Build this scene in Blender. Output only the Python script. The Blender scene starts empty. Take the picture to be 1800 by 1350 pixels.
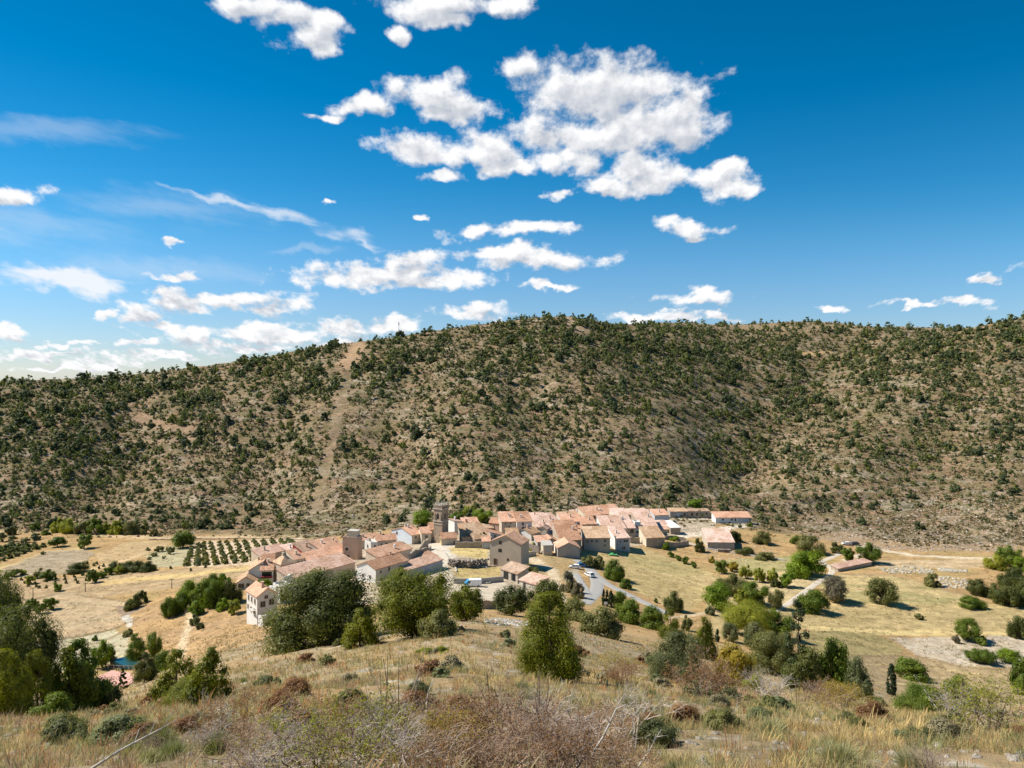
import bpy, math, random
import numpy as np
from mathutils import Vector
R = math.radians
rng = np.random.default_rng(11)
random.seed(5)
F, HZ, CX = 1300.0, 660.0, 900.0          # focal length in photo pixels, eye level row, centre column
scene = bpy.context.scene
col = scene.collection
MAT = {}

# ------------------------------------------------------------------ object helpers
def tag(o, label=None, cat=None, group=None, kind=None):
    if label: o['label'] = label
    if cat: o['category'] = cat
    if group: o['group'] = group
    if kind: o['kind'] = kind
    return o

def empty(name, loc):
    o = bpy.data.objects.new(name, None)
    o.empty_display_size = 0.3
    o.location = loc
    col.objects.link(o)
    return o

def link(name, me, parent=None, loc=None):
    o = bpy.data.objects.new(name, me)
    col.objects.link(o)
    if parent: o.parent = parent
    if loc is not None: o.location = loc
    return o

def np_mesh(name, V, Q=None, T=None, mats=(), smooth=False, tint=None, colr=None, midx=None):
    V = np.asarray(V, dtype=np.float32)
    me = bpy.data.meshes.new(name)
    nq = 0 if Q is None else len(Q)
    nt = 0 if T is None else len(T)
    me.vertices.add(len(V))
    me.vertices.foreach_set('co', V.ravel())
    li = []
    if nq: li.append(np.asarray(Q, dtype=np.int32).ravel())
    if nt: li.append(np.asarray(T, dtype=np.int32).ravel())
    li = np.concatenate(li)
    me.loops.add(len(li))
    me.loops.foreach_set('vertex_index', li)
    st = np.concatenate([np.arange(nq, dtype=np.int32) * 4, nq * 4 + np.arange(nt, dtype=np.int32) * 3])
    me.polygons.add(nq + nt)
    me.polygons.foreach_set('loop_start', st.astype(np.int32))
    me.polygons.foreach_set('use_smooth', np.full(nq + nt, smooth))
    if midx is not None: me.polygons.foreach_set('material_index', np.asarray(midx, dtype=np.int32))
    for m in mats: me.materials.append(m)
    if tint is not None:
        a = me.attributes.new('tint', 'FLOAT', 'POINT')
        a.data.foreach_set('value', np.asarray(tint, dtype=np.float32))
    if colr is not None:
        a = me.attributes.new('albedo', 'FLOAT_COLOR', 'POINT')
        c = np.ones((len(V), 4), dtype=np.float32); c[:, :3] = colr
        a.data.foreach_set('color', c.ravel())
    me.update(calc_edges=True)
    me.validate()
    return me

class MB:
    """collects faces for one mesh"""
    def __init__(s): s.v = []; s.f = []; s.m = []
    def face(s, pts, m=0):
        i = len(s.v); s.v += [tuple(p) for p in pts]; s.f.append(tuple(range(i, i + len(pts)))); s.m.append(m)
    def hexa(s, b, t, m=0):
        """b, t: bottom and top loops of n points"""
        n = len(b); i = len(s.v)
        s.v += [tuple(p) for p in b] + [tuple(p) for p in t]
        s.f.append(tuple(range(i + n - 1, i - 1, -1))); s.f.append(tuple(range(i + n, i + 2 * n)))
        for k in range(n):
            j = (k + 1) % n
            s.f.append((i + k, i + j, i + n + j, i + n + k))
        s.m += [m] * (n + 2)
    def box(s, c, d, rz=0.0, m=0):
        cx, cy, cz = c; dx, dy, dz = d[0] / 2, d[1] / 2, d[2] / 2
        ca, sa = math.cos(rz), math.sin(rz)
        def p(x, y, z): return (cx + x * ca - y * sa, cy + x * sa + y * ca, cz + z)
        b = [p(-dx, -dy, -dz), p(dx, -dy, -dz), p(dx, dy, -dz), p(-dx, dy, -dz)]
        t = [p(-dx, -dy, dz), p(dx, -dy, dz), p(dx, dy, dz), p(-dx, dy, dz)]
        s.hexa(b, t, m)
    def tube(s, p0, p1, r0, r1, n=6, m=0):
        p0 = np.array(p0, float); p1 = np.array(p1, float); d = p1 - p0
        L = np.linalg.norm(d)
        if L < 1e-6: return
        d /= L
        a = np.cross(d, [0, 0, 1.0]) if abs(d[2]) < .95 else np.cross(d, [1.0, 0, 0])
        a /= np.linalg.norm(a); b = np.cross(d, a)
        A = [p0 + r0 * (a * math.cos(2 * math.pi * k / n) + b * math.sin(2 * math.pi * k / n)) for k in range(n)]
        B = [p1 + r1 * (a * math.cos(2 * math.pi * k / n) + b * math.sin(2 * math.pi * k / n)) for k in range(n)]
        s.hexa(A, B, m)
    def mesh(s, name, mats, smooth=False):
        me = bpy.data.meshes.new(name)
        me.from_pydata(s.v, [], s.f)
        for m in mats: me.materials.append(m)
        if any(s.m): me.polygons.foreach_set('material_index', s.m)
        if smooth: me.polygons.foreach_set('use_smooth', [True] * len(s.f))
        me.update()
        return me
    def build(s, name, mats, parent=None, loc=None, smooth=False):
        return link(name, s.mesh(name, mats, smooth), parent, loc)

# ------------------------------------------------------------------ numpy noise
def _hash(ix, iy, seed):
    h = (ix.astype(np.int64) * 374761393 + iy.astype(np.int64) * 668265263 + seed * 1274126177) & 0xFFFFFFFF
    h = ((h ^ (h >> 13)) * 1274126177) & 0xFFFFFFFF
    return ((h ^ (h >> 16)) & 0xFFFF) / 65535.0

def vnoise(x, y, seed=0):
    ix = np.floor(x); iy = np.floor(y)
    fx = x - ix; fy = y - iy
    fx = fx * fx * fx * (fx * (fx * 6 - 15) + 10); fy = fy * fy * fy * (fy * (fy * 6 - 15) + 10)
    a = _hash(ix, iy, seed); b = _hash(ix + 1, iy, seed); c = _hash(ix, iy + 1, seed); d = _hash(ix + 1, iy + 1, seed)
    return (a + (b - a) * fx) + ((c + (d - c) * fx) - (a + (b - a) * fx)) * fy

def fbm(x, y, seed=0, oct=4, rough=.5):
    s = 0; amp = 1; tot = 0
    for k in range(oct):
        s = s + amp * vnoise(x * 2 ** k + 17.3 * k, y * 2 ** k - 9.1 * k, seed + k); tot += amp; amp *= rough
    return s / tot

def sstep(a, b, x):
    t = np.clip((x - a) / (b - a), 0, 1)
    return t * t * (3 - 2 * t)

# ------------------------------------------------------------------ material helpers
def node(nt, typ, ins=None, **props):
    n = nt.nodes.new(typ)
    for k, v in props.items(): setattr(n, k, v)
    if ins:
        for k, v in ins.items():
            s = n.inputs[k]
            if isinstance(v, bpy.types.NodeSocket): nt.links.new(v, s)
            else:
                if isinstance(v, (tuple, list)) and len(v) == 3 and s.type == 'RGBA': v = (*v, 1)
                s.default_value = v
    return n

def newmat(name):
    m = bpy.data.materials.new(name); m.use_nodes = True
    nt = m.node_tree; nt.nodes.clear()
    out = nt.nodes.new('ShaderNodeOutputMaterial')
    MAT[name] = m
    return m, nt, out

def mixc(nt, f, a, b, mode='MIX'):
    n = nt.nodes.new('ShaderNodeMix'); n.data_type = 'RGBA'; n.blend_type = mode
    for s, v in ((n.inputs[0], f), (n.inputs[6], a), (n.inputs[7], b)):
        if isinstance(v, bpy.types.NodeSocket): nt.links.new(v, s)
        else: s.default_value = (*v, 1) if isinstance(v, (tuple, list)) else v
    return n.outputs[2]

def math_(nt, op, a, b=None, c=None, clamp=False):
    n = nt.nodes.new('ShaderNodeMath'); n.operation = op; n.use_clamp = clamp
    for i, v in enumerate((a, b, c)):
        if v is None: continue
        if isinstance(v, bpy.types.NodeSocket): nt.links.new(v, n.inputs[i])
        else: n.inputs[i].default_value = v
    return n.outputs[0]

def mrange(nt, v, a, b, c=0.0, d=1.0, smooth=False):
    n = node(nt, 'ShaderNodeMapRange', {'Value': v, 'From Min': a, 'From Max': b, 'To Min': c, 'To Max': d})
    if smooth: n.interpolation_type = 'SMOOTHSTEP'
    return n.outputs[0]

def plaster(name, c1, c2, scale=.6, rough=.9, bump=.25, fine=9.0, vor=None):
    """rendered or stone wall: two tones in stains, optional stones (voronoi cells)"""
    m, nt, out = newmat(name)
    tc = node(nt, 'ShaderNodeTexCoord').outputs['Object']
    n1 = node(nt, 'ShaderNodeTexNoise', {'Vector': tc, 'Scale': scale, 'Detail': 6, 'Roughness': .65}).outputs[0]
    base = mixc(nt, mrange(nt, n1, .32, .68), c1, c2)
    n2 = node(nt, 'ShaderNodeTexNoise', {'Vector': tc, 'Scale': fine, 'Detail': 4, 'Roughness': .7}).outputs[0]
    h = n2
    if vor:
        v = node(nt, 'ShaderNodeTexVoronoi', {'Vector': tc, 'Scale': vor, 'Randomness': 1.0})
        base = mixc(nt, .55, base, mixc(nt, 1.0, base, mrange(nt, v.outputs['Color'], 0, 1, .55, 1.4), 'MULTIPLY'))
        h = math_(nt, 'ADD', math_(nt, 'MULTIPLY', v.outputs['Distance'], -.8), n2)
    base = mixc(nt, 1.0, base, mrange(nt, n2, .25, .75, .72, 1.24), 'MULTIPLY')
    base = mixc(nt, 1.0, base, mixc(nt, node(nt, 'ShaderNodeObjectInfo').outputs['Random'], (.88, .87, .86), (1.1, 1.1, 1.1)), 'MULTIPLY')
    bm = node(nt, 'ShaderNodeBump', {'Height': h, 'Strength': bump, 'Distance': .12}).outputs[0]
    p = node(nt, 'ShaderNodeBsdfPrincipled', {'Base Color': base, 'Roughness': rough, 'Specular IOR Level': .15, 'Normal': bm})
    nt.links.new(p.outputs[0], out.inputs[0])
    return m

def simple(name, c, rough=.6, spec=.3, metal=0.0, var=.12):
    m, nt, out = newmat(name)
    tc = node(nt, 'ShaderNodeTexCoord').outputs['Object']
    n1 = node(nt, 'ShaderNodeTexNoise', {'Vector': tc, 'Scale': 2.5, 'Detail': 5}).outputs[0]
    base = mixc(nt, 1.0, c, mrange(nt, n1, .3, .7, 1 - var, 1 + var), 'MULTIPLY')
    p = node(nt, 'ShaderNodeBsdfPrincipled', {'Base Color': base, 'Roughness': rough, 'Specular IOR Level': spec, 'Metallic': metal})
    nt.links.new(p.outputs[0], out.inputs[0])
    return m

def tiles(name, c1, c2, c3):
    """old clay tiles: courses, lichen and odd replaced tiles"""
    m, nt, out = newmat(name)
    tc = node(nt, 'ShaderNodeTexCoord').outputs['Object']
    n1 = node(nt, 'ShaderNodeTexNoise', {'Vector': tc, 'Scale': .45, 'Detail': 5, 'Roughness': .6}).outputs[0]
    n2 = node(nt, 'ShaderNodeTexNoise', {'Vector': tc, 'Scale': 2.6, 'Detail': 3, 'Roughness': .7}).outputs[0]
    v = node(nt, 'ShaderNodeTexVoronoi', {'Vector': tc, 'Scale': 2.2}).outputs['Color']
    base = mixc(nt, mrange(nt, n1, .35, .65), c1, c2)
    base = mixc(nt, mrange(nt, n2, .52, .72, 0, .75), base, c3)
    base = mixc(nt, .8, base, mixc(nt, 1.0, base, mrange(nt, v, 0, 1, .58, 1.36), 'MULTIPLY'))
    base = mixc(nt, 1.0, base, mixc(nt, node(nt, 'ShaderNodeObjectInfo').outputs['Random'], (.84, .80, .76), (1.08, 1.12, 1.16)), 'MULTIPLY')
    v2 = node(nt, 'ShaderNodeTexVoronoi', {'Vector': tc, 'Scale': .22}).outputs['Color']
    base = mixc(nt, 1.0, base, mixc(nt, mrange(nt, v2, 0.1, .9), (.86, .80, .74), (1.10, 1.12, 1.14)), 'MULTIPLY')
    bm = node(nt, 'ShaderNodeBump', {'Height': math_(nt, 'ADD', n2, math_(nt, 'MULTIPLY', mrange(nt, v, 0, 1), .5)), 'Strength': .5, 'Distance': .15}).outputs[0]
    p = node(nt, 'ShaderNodeBsdfPrincipled', {'Base Color': base, 'Roughness': .85, 'Specular IOR Level': .15, 'Normal': bm})
    nt.links.new(p.outputs[0], out.inputs[0])
    return m

def leafmat(name, c1, c2, trans=.42, rvar=.35, c3=None):
    c1 = tuple(1.45 * k for k in c1); c2 = tuple(1.35 * k for k in c2)
    m, nt, out = newmat(name)
    a = node(nt, 'ShaderNodeAttribute', attribute_name='tint').outputs['Fac']
    r = node(nt, 'ShaderNodeObjectInfo').outputs['Random']
    f = math_(nt, 'ADD', a, math_(nt, 'MULTIPLY', math_(nt, 'SUBTRACT', r, .5), rvar), clamp=True)
    c = mixc(nt, f, c1, c2)
    if c3: c = mixc(nt, mrange(nt, f, .8, 1.0), c, c3)
    p = node(nt, 'ShaderNodeBsdfPrincipled', {'Base Color': c, 'Roughness': .55, 'Specular IOR Level': .25})
    t = node(nt, 'ShaderNodeBsdfTranslucent', {'Color': mixc(nt, 1.0, c, (1.25, 1.25, .6), 'MULTIPLY')})
    mx = node(nt, 'ShaderNodeMixShader', {0: trans, 1: p.outputs[0], 2: t.outputs[0]})
    nt.links.new(mx.outputs[0], out.inputs[0])
    return m

def albmat(name, rough=.85, trans=0.0, bump=0.0):
    """colour per vertex (the thing's own colour), e.g. grass blades, scrub, stones"""
    m, nt, out = newmat(name)
    c = node(nt, 'ShaderNodeAttribute', attribute_name='albedo').outputs['Color']
    ins = {'Base Color': c, 'Roughness': rough, 'Specular IOR Level': .15}
    if bump:
        tc = node(nt, 'ShaderNodeTexCoord').outputs['Object']
        n2 = node(nt, 'ShaderNodeTexNoise', {'Vector': tc, 'Scale': 5.0, 'Detail': 5, 'Roughness': .7}).outputs[0]
        ins['Base Color'] = mixc(nt, 1.0, c, mrange(nt, n2, .3, .7, .7, 1.25), 'MULTIPLY')
        ins['Normal'] = node(nt, 'ShaderNodeBump', {'Height': n2, 'Strength': bump, 'Distance': .3}).outputs[0]
    p = node(nt, 'ShaderNodeBsdfPrincipled', ins)
    s = p.outputs[0]
    if trans:
        t = node(nt, 'ShaderNodeBsdfTranslucent', {'Color': c})
        s = node(nt, 'ShaderNodeMixShader', {0: trans, 1: s, 2: t.outputs[0]}).outputs[0]
    nt.links.new(s, out.inputs[0])
    return m

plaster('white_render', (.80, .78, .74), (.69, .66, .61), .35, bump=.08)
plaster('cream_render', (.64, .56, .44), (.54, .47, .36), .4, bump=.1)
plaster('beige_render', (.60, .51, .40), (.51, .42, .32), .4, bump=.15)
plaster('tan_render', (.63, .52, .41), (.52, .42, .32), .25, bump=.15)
plaster('grey_render_and_shade', (.46, .425, .39), (.37, .34, .31), .4, bump=.1)  # also stands in for the shade on house fronts turned from the sun
plaster('blue_grey_render_and_shade', (.46, .47, .50), (.38, .39, .42), .4, bump=.1)  # blue-grey wall, doubling as the painted shade of some fronts and gables
plaster('pale_blue_render', (.62, .66, .70), (.52, .56, .60), .4, bump=.08)
plaster('yellow_render', (.58, .47, .24), (.50, .39, .20), .4, bump=.1)
plaster('pink_render', (.50, .33, .26), (.42, .27, .21), .4, bump=.1)
plaster('brick_red_render', (.62, .43, .31), (.52, .35, .25), .35, bump=.15)
plaster('red_paint', (.26, .04, .045), (.20, .03, .035), .5, bump=.05)
plaster('rubble_stone', (.46, .385, .30), (.33, .265, .20), .5, bump=.6, vor=2.6)
plaster('dark_stone', (.22, .18, .15), (.15, .12, .10), .5, bump=.6, vor=2.4)
plaster('church_stone', (.40, .30, .22), (.30, .23, .17), .35, bump=.35, vor=1.6)
plaster('pale_stone', (.52, .46, .38), (.42, .36, .29), .6, bump=.4, vor=2.0)
plaster('pale_concrete', (.52, .49, .44), (.43, .40, .36), .5, bump=.1)
tiles('old_tiles', (.56, .33, .215), (.44, .25, .165), (.36, .27, .19))
tiles('pink_tiles', (.66, .455, .36), (.56, .37, .285), (.48, .36, .28))
tiles('orange_tiles', (.63, .36, .235), (.53, .30, .20), (.44, .30, .21))
tiles('brown_tiles', (.46, .31, .22), (.36, .24, .17), (.40, .32, .21))
tiles('ochre_tiles', (.57, .38, .24), (.46, .30, .19), (.38, .28, .185))
simple('glass_and_shade_dark', (.018, .020, .024), .15, .5)  # window glass, and the painted dark inside unglazed openings
simple('window_frame', (.42, .37, .30), .7)
simple('white_frame', (.75, .75, .74), .5)
simple('wood_door', (.10, .055, .03), .7)
simple('metal_door', (.40, .43, .46), .45)
simple('iron', (.06, .06, .065), .5)
simple('galvanised', (.42, .43, .44), .4, .4, .6)
simple('wood_pole', (.13, .10, .075), .9)
simple('bark', (.11, .085, .065), .95, .1, var=.35)
simple('grey_bark', (.22, .19, .17), .95, .1, var=.3)
simple('white_paint', (.78, .78, .78), .3, .5)
simple('blue_paint', (.03, .16, .42), .3, .5)
simple('blue_tarp', (.03, .26, .55), .5, .3)
simple('dark_paint', (.035, .038, .045), .25, .5)
simple('rubber', (.02, .02, .02), .8)
simple('green_tarp', (.05, .32, .11), .6)
simple('pool_water', (.02, .075, .085), .08, .5)
simple('pink_paving', (.55, .30, .25), .8)
simple('asphalt', (.36, .34, .315), .9, var=.10)
simple('track_gravel', (.52, .45, .36), .95, var=.14)
simple('sign_white', (.8, .8, .8), .4)
leafmat('leaf_oak', (.036, .046, .011), (.125, .135, .034))
leafmat('leaf_greyoak', (.052, .062, .022), (.165, .170, .072))
leafmat('leaf_juniper', (.066, .080, .006), (.205, .205, .014))
leafmat('leaf_green', (.048, .078, .008), (.145, .185, .022))
leafmat('leaf_bright', (.068, .112, .007), (.190, .250, .018))
leafmat('leaf_lime', (.115, .130, .014), (.300, .300, .030))
leafmat('leaf_yellow', (.16, .125, .018), (.33, .25, .025))
leafmat('leaf_olive', (.075, .082, .022), (.205, .195, .070))
leafmat('leaf_sage', (.080, .095, .040), (.200, .215, .105))
leafmat('leaf_greytree', (.10, .088, .060), (.210, .185, .110))
leafmat('leaf_pine', (.026, .040, .016), (.080, .100, .034))
leafmat('leaf_cypress', (.014, .026, .010), (.045, .065, .022))
leafmat('leaf_rust', (.13, .065, .030), (.270, .150, .070))
leafmat('leaf_hill', (.044, .060, .026), (.118, .138, .060), .38, .45, (.19, .20, .04))
albmat('grass_blades', .8, .45)
albmat('scrub_leaves', .8, .2)
albmat('limestone', .95, 0, .7)
# ------------------------------------------------------------------ terrain: profiles of the ground along bearings (column: list of (depth, row))
PROF = {
 0:    [(10,1352),(20,1292),(40,1275),(60,1266),(100,1250),(140,1212),(170,1180),(215,1100),(260,1045),(300,1000),(350,962),(400,928),(470,860),(560,770),(640,705),(700,674),(760,672)],
 200:  [(10,1350),(20,1290),(40,1260),(70,1240),(100,1222),(125,1217),(150,1215),(166,1207),(178,1180),(190,1150),(215,1100),(260,1040),(300,1000),(350,960),(390,930),(480,850),(570,760),(650,700),(720,664),(780,662)],
 400:  [(10,1352),(20,1270),(40,1222),(60,1200),(100,1165),(140,1135),(170,1112),(195,1092),(215,1050),(240,1022),(300,985),(340,960),(380,940),(420,920),(520,820),(620,730),(720,664),(780,636)],
 600:  [(10,1356),(20,1265),(40,1200),(60,1170),(80,1150),(100,1132),(130,1110),(160,1095),(190,1070),(215,1040),(250,1000),(300,962),(340,945),(370,930),(395,912),(480,835),(600,720),(700,648),(790,600)],
 800:  [(10,1360),(20,1262),(30,1205),(54,1158),(80,1118),(110,1090),(140,1085),(170,1072),(200,1045),(225,1030),(245,1000),(290,952),(320,930),(350,908),(370,895),(460,820),(560,730),(660,665),(760,608),(830,571)],
 1000: [(10,1362),(20,1264),(40,1206),(54,1184),(80,1150),(110,1122),(140,1104),(170,1086),(200,1062),(225,1038),(250,1005),(290,962),(330,928),(360,905),(375,897),(470,815),(570,730),(680,655),(780,588),(850,548)],
 1200: [(10,1362),(20,1272),(40,1224),(60,1206),(90,1185),(120,1165),(150,1140),(180,1112),(210,1088),(240,1052),(300,985),(330,952),(350,932),(375,917),(390,905),(500,810),(600,740),(720,665),(850,600),(980,566),(1100,560)],
 1300: [(10,1362),(20,1274),(40,1236),(60,1215),(90,1196),(120,1180),(150,1160),(180,1128),(210,1095),(240,1054),(300,987),(330,957),(350,932),(365,919),(400,900),(520,830),(640,752),(800,662),(1000,598),(1180,566)],
 1450: [(10,1362),(20,1277),(40,1248),(70,1232),(100,1212),(140,1185),(170,1158),(190,1132),(225,1085),(260,1035),(300,992),(340,952),(370,932),(415,912),(500,845),(600,780),(700,715),(820,650),(1000,593),(1180,561)],
 1600: [(10,1354),(20,1287),(40,1262),(70,1250),(110,1240),(150,1225),(180,1195),(205,1142),(250,1055),(300,992),(330,970),(350,948),(390,920),(480,855),(560,790),(660,715),(780,645),(900,602),(1050,570)],
 1800: [(10,1350),(20,1297),(40,1280),(70,1270),(110,1260),(150,1240),(180,1205),(205,1145),(250,1060),(300,992),(330,968),(380,930),(450,870),(540,790),(640,705),(740,625),(820,568),(870,550)],
 2200: [(10,1350),(20,1300),(40,1285),(70,1275),(110,1265),(150,1240),(180,1205),(205,1145),(250,1060),(300,995),(350,960),(420,900),(520,800),(640,690),(740,620),(820,560),(870,545)],
}
PROF[-400] = PROF[0]
PROF[-1200] = PROF[0]
PROF[3000] = PROF[2200]
def geo(a, b, r):
    n = int(math.ceil(math.log(b / a) / r)); return list(np.geomspace(a, b, n + 1))
YR = np.array([-60, -40, -25, -15, -9, -5, -2, 0, 1.5, 3] + geo(4, 100, .0085)[:-1] + geo(100, 1300, .0052)[:-1] + geo(1300, 4500, .06))
PXC = np.arange(-1200, 3001, 5.0)
WY = np.maximum(YR, 8.0)
def gauss(A, s, axis):
    n = int(3 * s); k = np.exp(-.5 * (np.arange(-n, n + 1) / s) ** 2); k /= k.sum()
    P = np.concatenate([np.repeat(np.take(A, [0], axis), n, axis), A, np.repeat(np.take(A, [-1], axis), n, axis)], axis)
    out = 0
    for i, w in enumerate(k):
        out = out + w * np.take(P, range(i, i + A.shape[axis]), axis)
    return out
keys = sorted(PROF)
cols = []
for k in keys:
    ys = [-60, -15, 0, 5]; zs = [-1.5, -1.6, -1.75, -3.3]
    for (y, py) in PROF[k]: ys.append(y); zs.append(-(py - HZ) / F * y)
    yl, zl = ys[-1], zs[-1]
    ys += [yl + 160, yl + 600, 4500]; zs += [zl - 8, zl - 70, -130]
    cols.append(np.interp(YR, ys, zs))
cols = np.array(cols)
H = np.empty((len(PXC), len(YR)))
for j in range(len(YR)): H[:, j] = np.interp(PXC, keys, cols[:, j])
H = gauss(H, 7, 0)
H = gauss(H, 4, 1)
U = (PXC - CX) / F
GX = U[:, None] * WY[None, :]
GY = np.repeat(YR[None, :], len(PXC), 0)
PXG = np.repeat(PXC[:, None], len(YR), 1)
FPX = [-1200, 0, 200, 400, 540, 640, 700, 800, 1000, 1100, 1200, 1300, 1340, 1450, 1600, 1800, 3000]
FY = [385, 383, 376, 374, 346, 336, 336, 332, 342, 352, 366, 362, 352, 360, 340, 340, 345]
foot = np.interp(PXC, FPX, FY)
hillm = sstep(0, 60, GY - foot[:, None])
def seg_dist(px, y, line):
    """distance in metres from a polyline of (column, depth)"""
    P = [((c - CX) / F * d, d) for c, d in line]
    X = (px - CX) / F * y; best = np.full(X.shape, 1e9)
    for (x0, y0), (x1, y1) in zip(P[:-1], P[1:]):
        dx, dy = x1 - x0, y1 - y0
        t = np.clip(((X - x0) * dx + (y - y0) * dy) / (dx * dx + dy * dy), 0, 1)
        best = np.minimum(best, np.hypot(X - x0 - t * dx, y - y0 - t * dy))
    return best
GUL = [([(1290,410),(1272,520),(1225,640),(1150,760)], 5, 38), ([(1285,520),(1370,680),(1440,840),(1500,960)], 11, 44),
       ([(130,410),(200,510),(235,610),(200,700)], 11, 30), ([(800,372),(745,450),(690,540)], 7, 24), ([(1000,400),(960,520),(930,640)], 5, 26),
       ([(430,430),(470,540),(520,660)], 5, 26), ([(1600,420),(1640,560),(1700,700)], 6, 30)]
big = np.zeros_like(H)
for line, dep, wid in GUL:
    d = seg_dist(PXG, GY, line)
    big -= dep * np.exp(-(d / wid) ** 2)
rel = big * sstep(0, 90, GY - foot[:, None])
rel += hillm * ((fbm(GX / 130, GY / 130, 3, 3) - .5) * 16 + (np.abs(fbm(GX / 45, GY / 45, 8, 3) - .5)) * -9)
top = np.interp(PXC, keys, [PROF[k][-1][0] for k in keys])
rel *= 1 - .75 * sstep(-140, -10, GY - top[:, None])
H = H + rel + hillm * ((fbm(GX / 14, GY / 14, 21, 3) - .5) * 2.2 + (fbm(GX / 4.5, GY / 4.5, 25, 2) - .5) * .8)
# terraces on parts of the slopes
tm = hillm * sstep(.45, .62, fbm(GX / 90, GY / 90, 40, 2)) * .55
H = H * (1 - tm) + tm * (np.floor(H / 3.2) * 3.2 + 3.2 * sstep(.55, 1, (H / 3.2) % 1))
low = 1 - hillm
near = 1 - sstep(70, 170, GY)
H += low * ((fbm(GX / 22, GY / 22, 31, 3) - .5) * 1.0 * sstep(8, 40, GY)) * (near * .9 + .25)
H += near * ((fbm(GX / 2.2, GY / 2.2, 33, 3) - .5) * .35)
ROWPY = HZ - F * H / np.maximum(GY, 1e-3)
J0 = int(np.searchsorted(YR, 6))
RM = np.minimum.accumulate(np.where(GY[:, J0:] > 0, ROWPY[:, J0:], 1e9), axis=1)

def height(x, y):
    """ground height, bilinear on the terrain grid"""
    x = np.atleast_1d(np.asarray(x, float)); y = np.atleast_1d(np.asarray(y, float))
    j = np.clip(np.searchsorted(YR, y) - 1, 0, len(YR) - 2)
    t = np.clip((y - YR[j]) / (YR[j + 1] - YR[j]), 0, 1)
    w = WY[j] + t * (WY[j + 1] - WY[j])
    c = np.clip((x / w * F + CX - PXC[0]) / 5.0, 0, len(PXC) - 1.001)
    i = c.astype(int); s = c - i
    return (H[i, j] * (1 - s) + H[i + 1, j] * s) * (1 - t) + (H[i, j + 1] * (1 - s) + H[i + 1, j + 1] * s) * t
def h1(x, y): return float(height(x, y)[0])

def hit(px, py):
    """where the line of sight through photo pixel (px, py) first meets the ground: x, y, z arrays (nan when it misses)"""
    px = np.atleast_1d(np.asarray(px, float)); py = np.atleast_1d(np.asarray(py, float))
    c = np.clip(np.round((px - PXC[0]) / 5).astype(int), 0, len(PXC) - 1)
    Y = np.full(len(px), np.nan)
    for k in range(len(px)):
        m = RM[c[k]]
        j = int(np.searchsorted(-m, -py[k]))
        if j <= 0 or j >= len(m): continue
        a, b = m[j - 1], m[j]
        t = 0 if a == b else (a - py[k]) / (a - b)
        Y[k] = YR[J0 + j - 1] + t * (YR[J0 + j] - YR[J0 + j - 1])
    X = (px - CX) / F * Y
    Z = np.full(len(px), np.nan); ok = ~np.isnan(Y)
    if ok.any(): Z[ok] = height(X[ok], Y[ok])
    return X, Y, Z
def hit1(px, py):
    for d in (0, 4, 8, 14, 25):
        x, y, z = hit(px, py + d)
        if not np.isnan(y[0]): return float(x[0]), float(y[0]), float(z[0])
    raise ValueError((px, py))

# ------------------------------------------------------------------ the ground's own colours
def inpoly(px, py, poly):
    r = np.zeros(px.shape, bool)
    n = len(poly)
    for i in range(n):
        x0, y0 = poly[i]; x1, y1 = poly[(i + 1) % n]
        if y0 == y1: continue
        c = ((y0 > py) != (y1 > py)) & (px < (x1 - x0) * (py - y0) / (y1 - y0) + x0)
        r ^= c
    return r
def pline(px, py, line, ky=2.0):
    best = np.full(px.shape, 1e9)
    for (x0, y0), (x1, y1) in zip(line[:-1], line[1:]):
        dx, dy = x1 - x0, (y1 - y0) * ky
        t = np.clip(((px - x0) * dx + (py - y0) * ky * dy) / (dx * dx + dy * dy + 1e-9), 0, 1)
        best = np.minimum(best, np.hypot(px - x0 - t * dx, (py - y0) * ky - t * dy))
    return best
PYG = np.clip(ROWPY, 0, 3000)
wx = (fbm(GX / 9, GY / 9, 50, 3) - .5); wy = (fbm(GX / 9, GY / 9, 60, 3) - .5)
QX = PXG + wx * 14; QY = PYG + wy * 5
AL = np.empty(H.shape + (3,))
n_big = fbm(GX / 60, GY / 60, 70, 3); n_mid = fbm(GX / 11, GY / 11, 75, 3); n_fin = fbm(GX / 2.5, GY / 2.5, 80, 3)
n_str = fbm(GX / 30, H / 1.6, 85, 3); n_fld = .65 * fbm(GX / 26, GY / 3.5, 88, 4) + .35 * fbm(GX / 6, GY / 1.6, 89, 3)
def lerp3(a, b, f): return np.asarray(a) * (1 - f[..., None]) + np.asarray(b) * f[..., None]
valley = lerp3((.43, .30, .15), (.34, .235, .12), sstep(.35, .65, n_fld))
valley = lerp3(valley, (.33, .27, .12), sstep(.5, .7, n_mid) * .5)
hill = lerp3((.310, .190, .120), (.245, .152, .098), sstep(.35, .65, n_mid))
hill = lerp3(hill, (.41, .335, .25), sstep(.56, .66, n_str) * .8)
hill = lerp3(hill, (.36, .31, .255), sstep(.60, .72, n_fin) * .6)
hill = lerp3(hill, (.145, .125, .055), sstep(.44, .62, fbm(GX / 7, GY / 7, 97, 4)) * .65)
hill = lerp3(hill, (.33, .22, .14), sstep(.58, .72, n_big) * .5)
fore = lerp3((.33, .25, .14), (.27, .205, .12), sstep(.35, .65, n_fin))
fore = lerp3(fore, (.36, .24, .12), sstep(.5, .7, n_mid) * .7)
fore = lerp3(fore, (.40, .36, .30), sstep(.66, .76, fbm(GX / 1.2, GY / 1.2, 91, 3)) * .8)
hillc = sstep(-4, 10, GY - foot[:, None] + (n_mid - .5) * 26)
AL = valley * (1 - hillc)[..., None] + hill * hillc[..., None]
fm = 1 - sstep(110, 175, GY + (n_mid - .5) * 60)
AL = AL * np.where(hillc[..., None] > .5, 1.0, np.array([1.03, .965, .90]))
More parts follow.
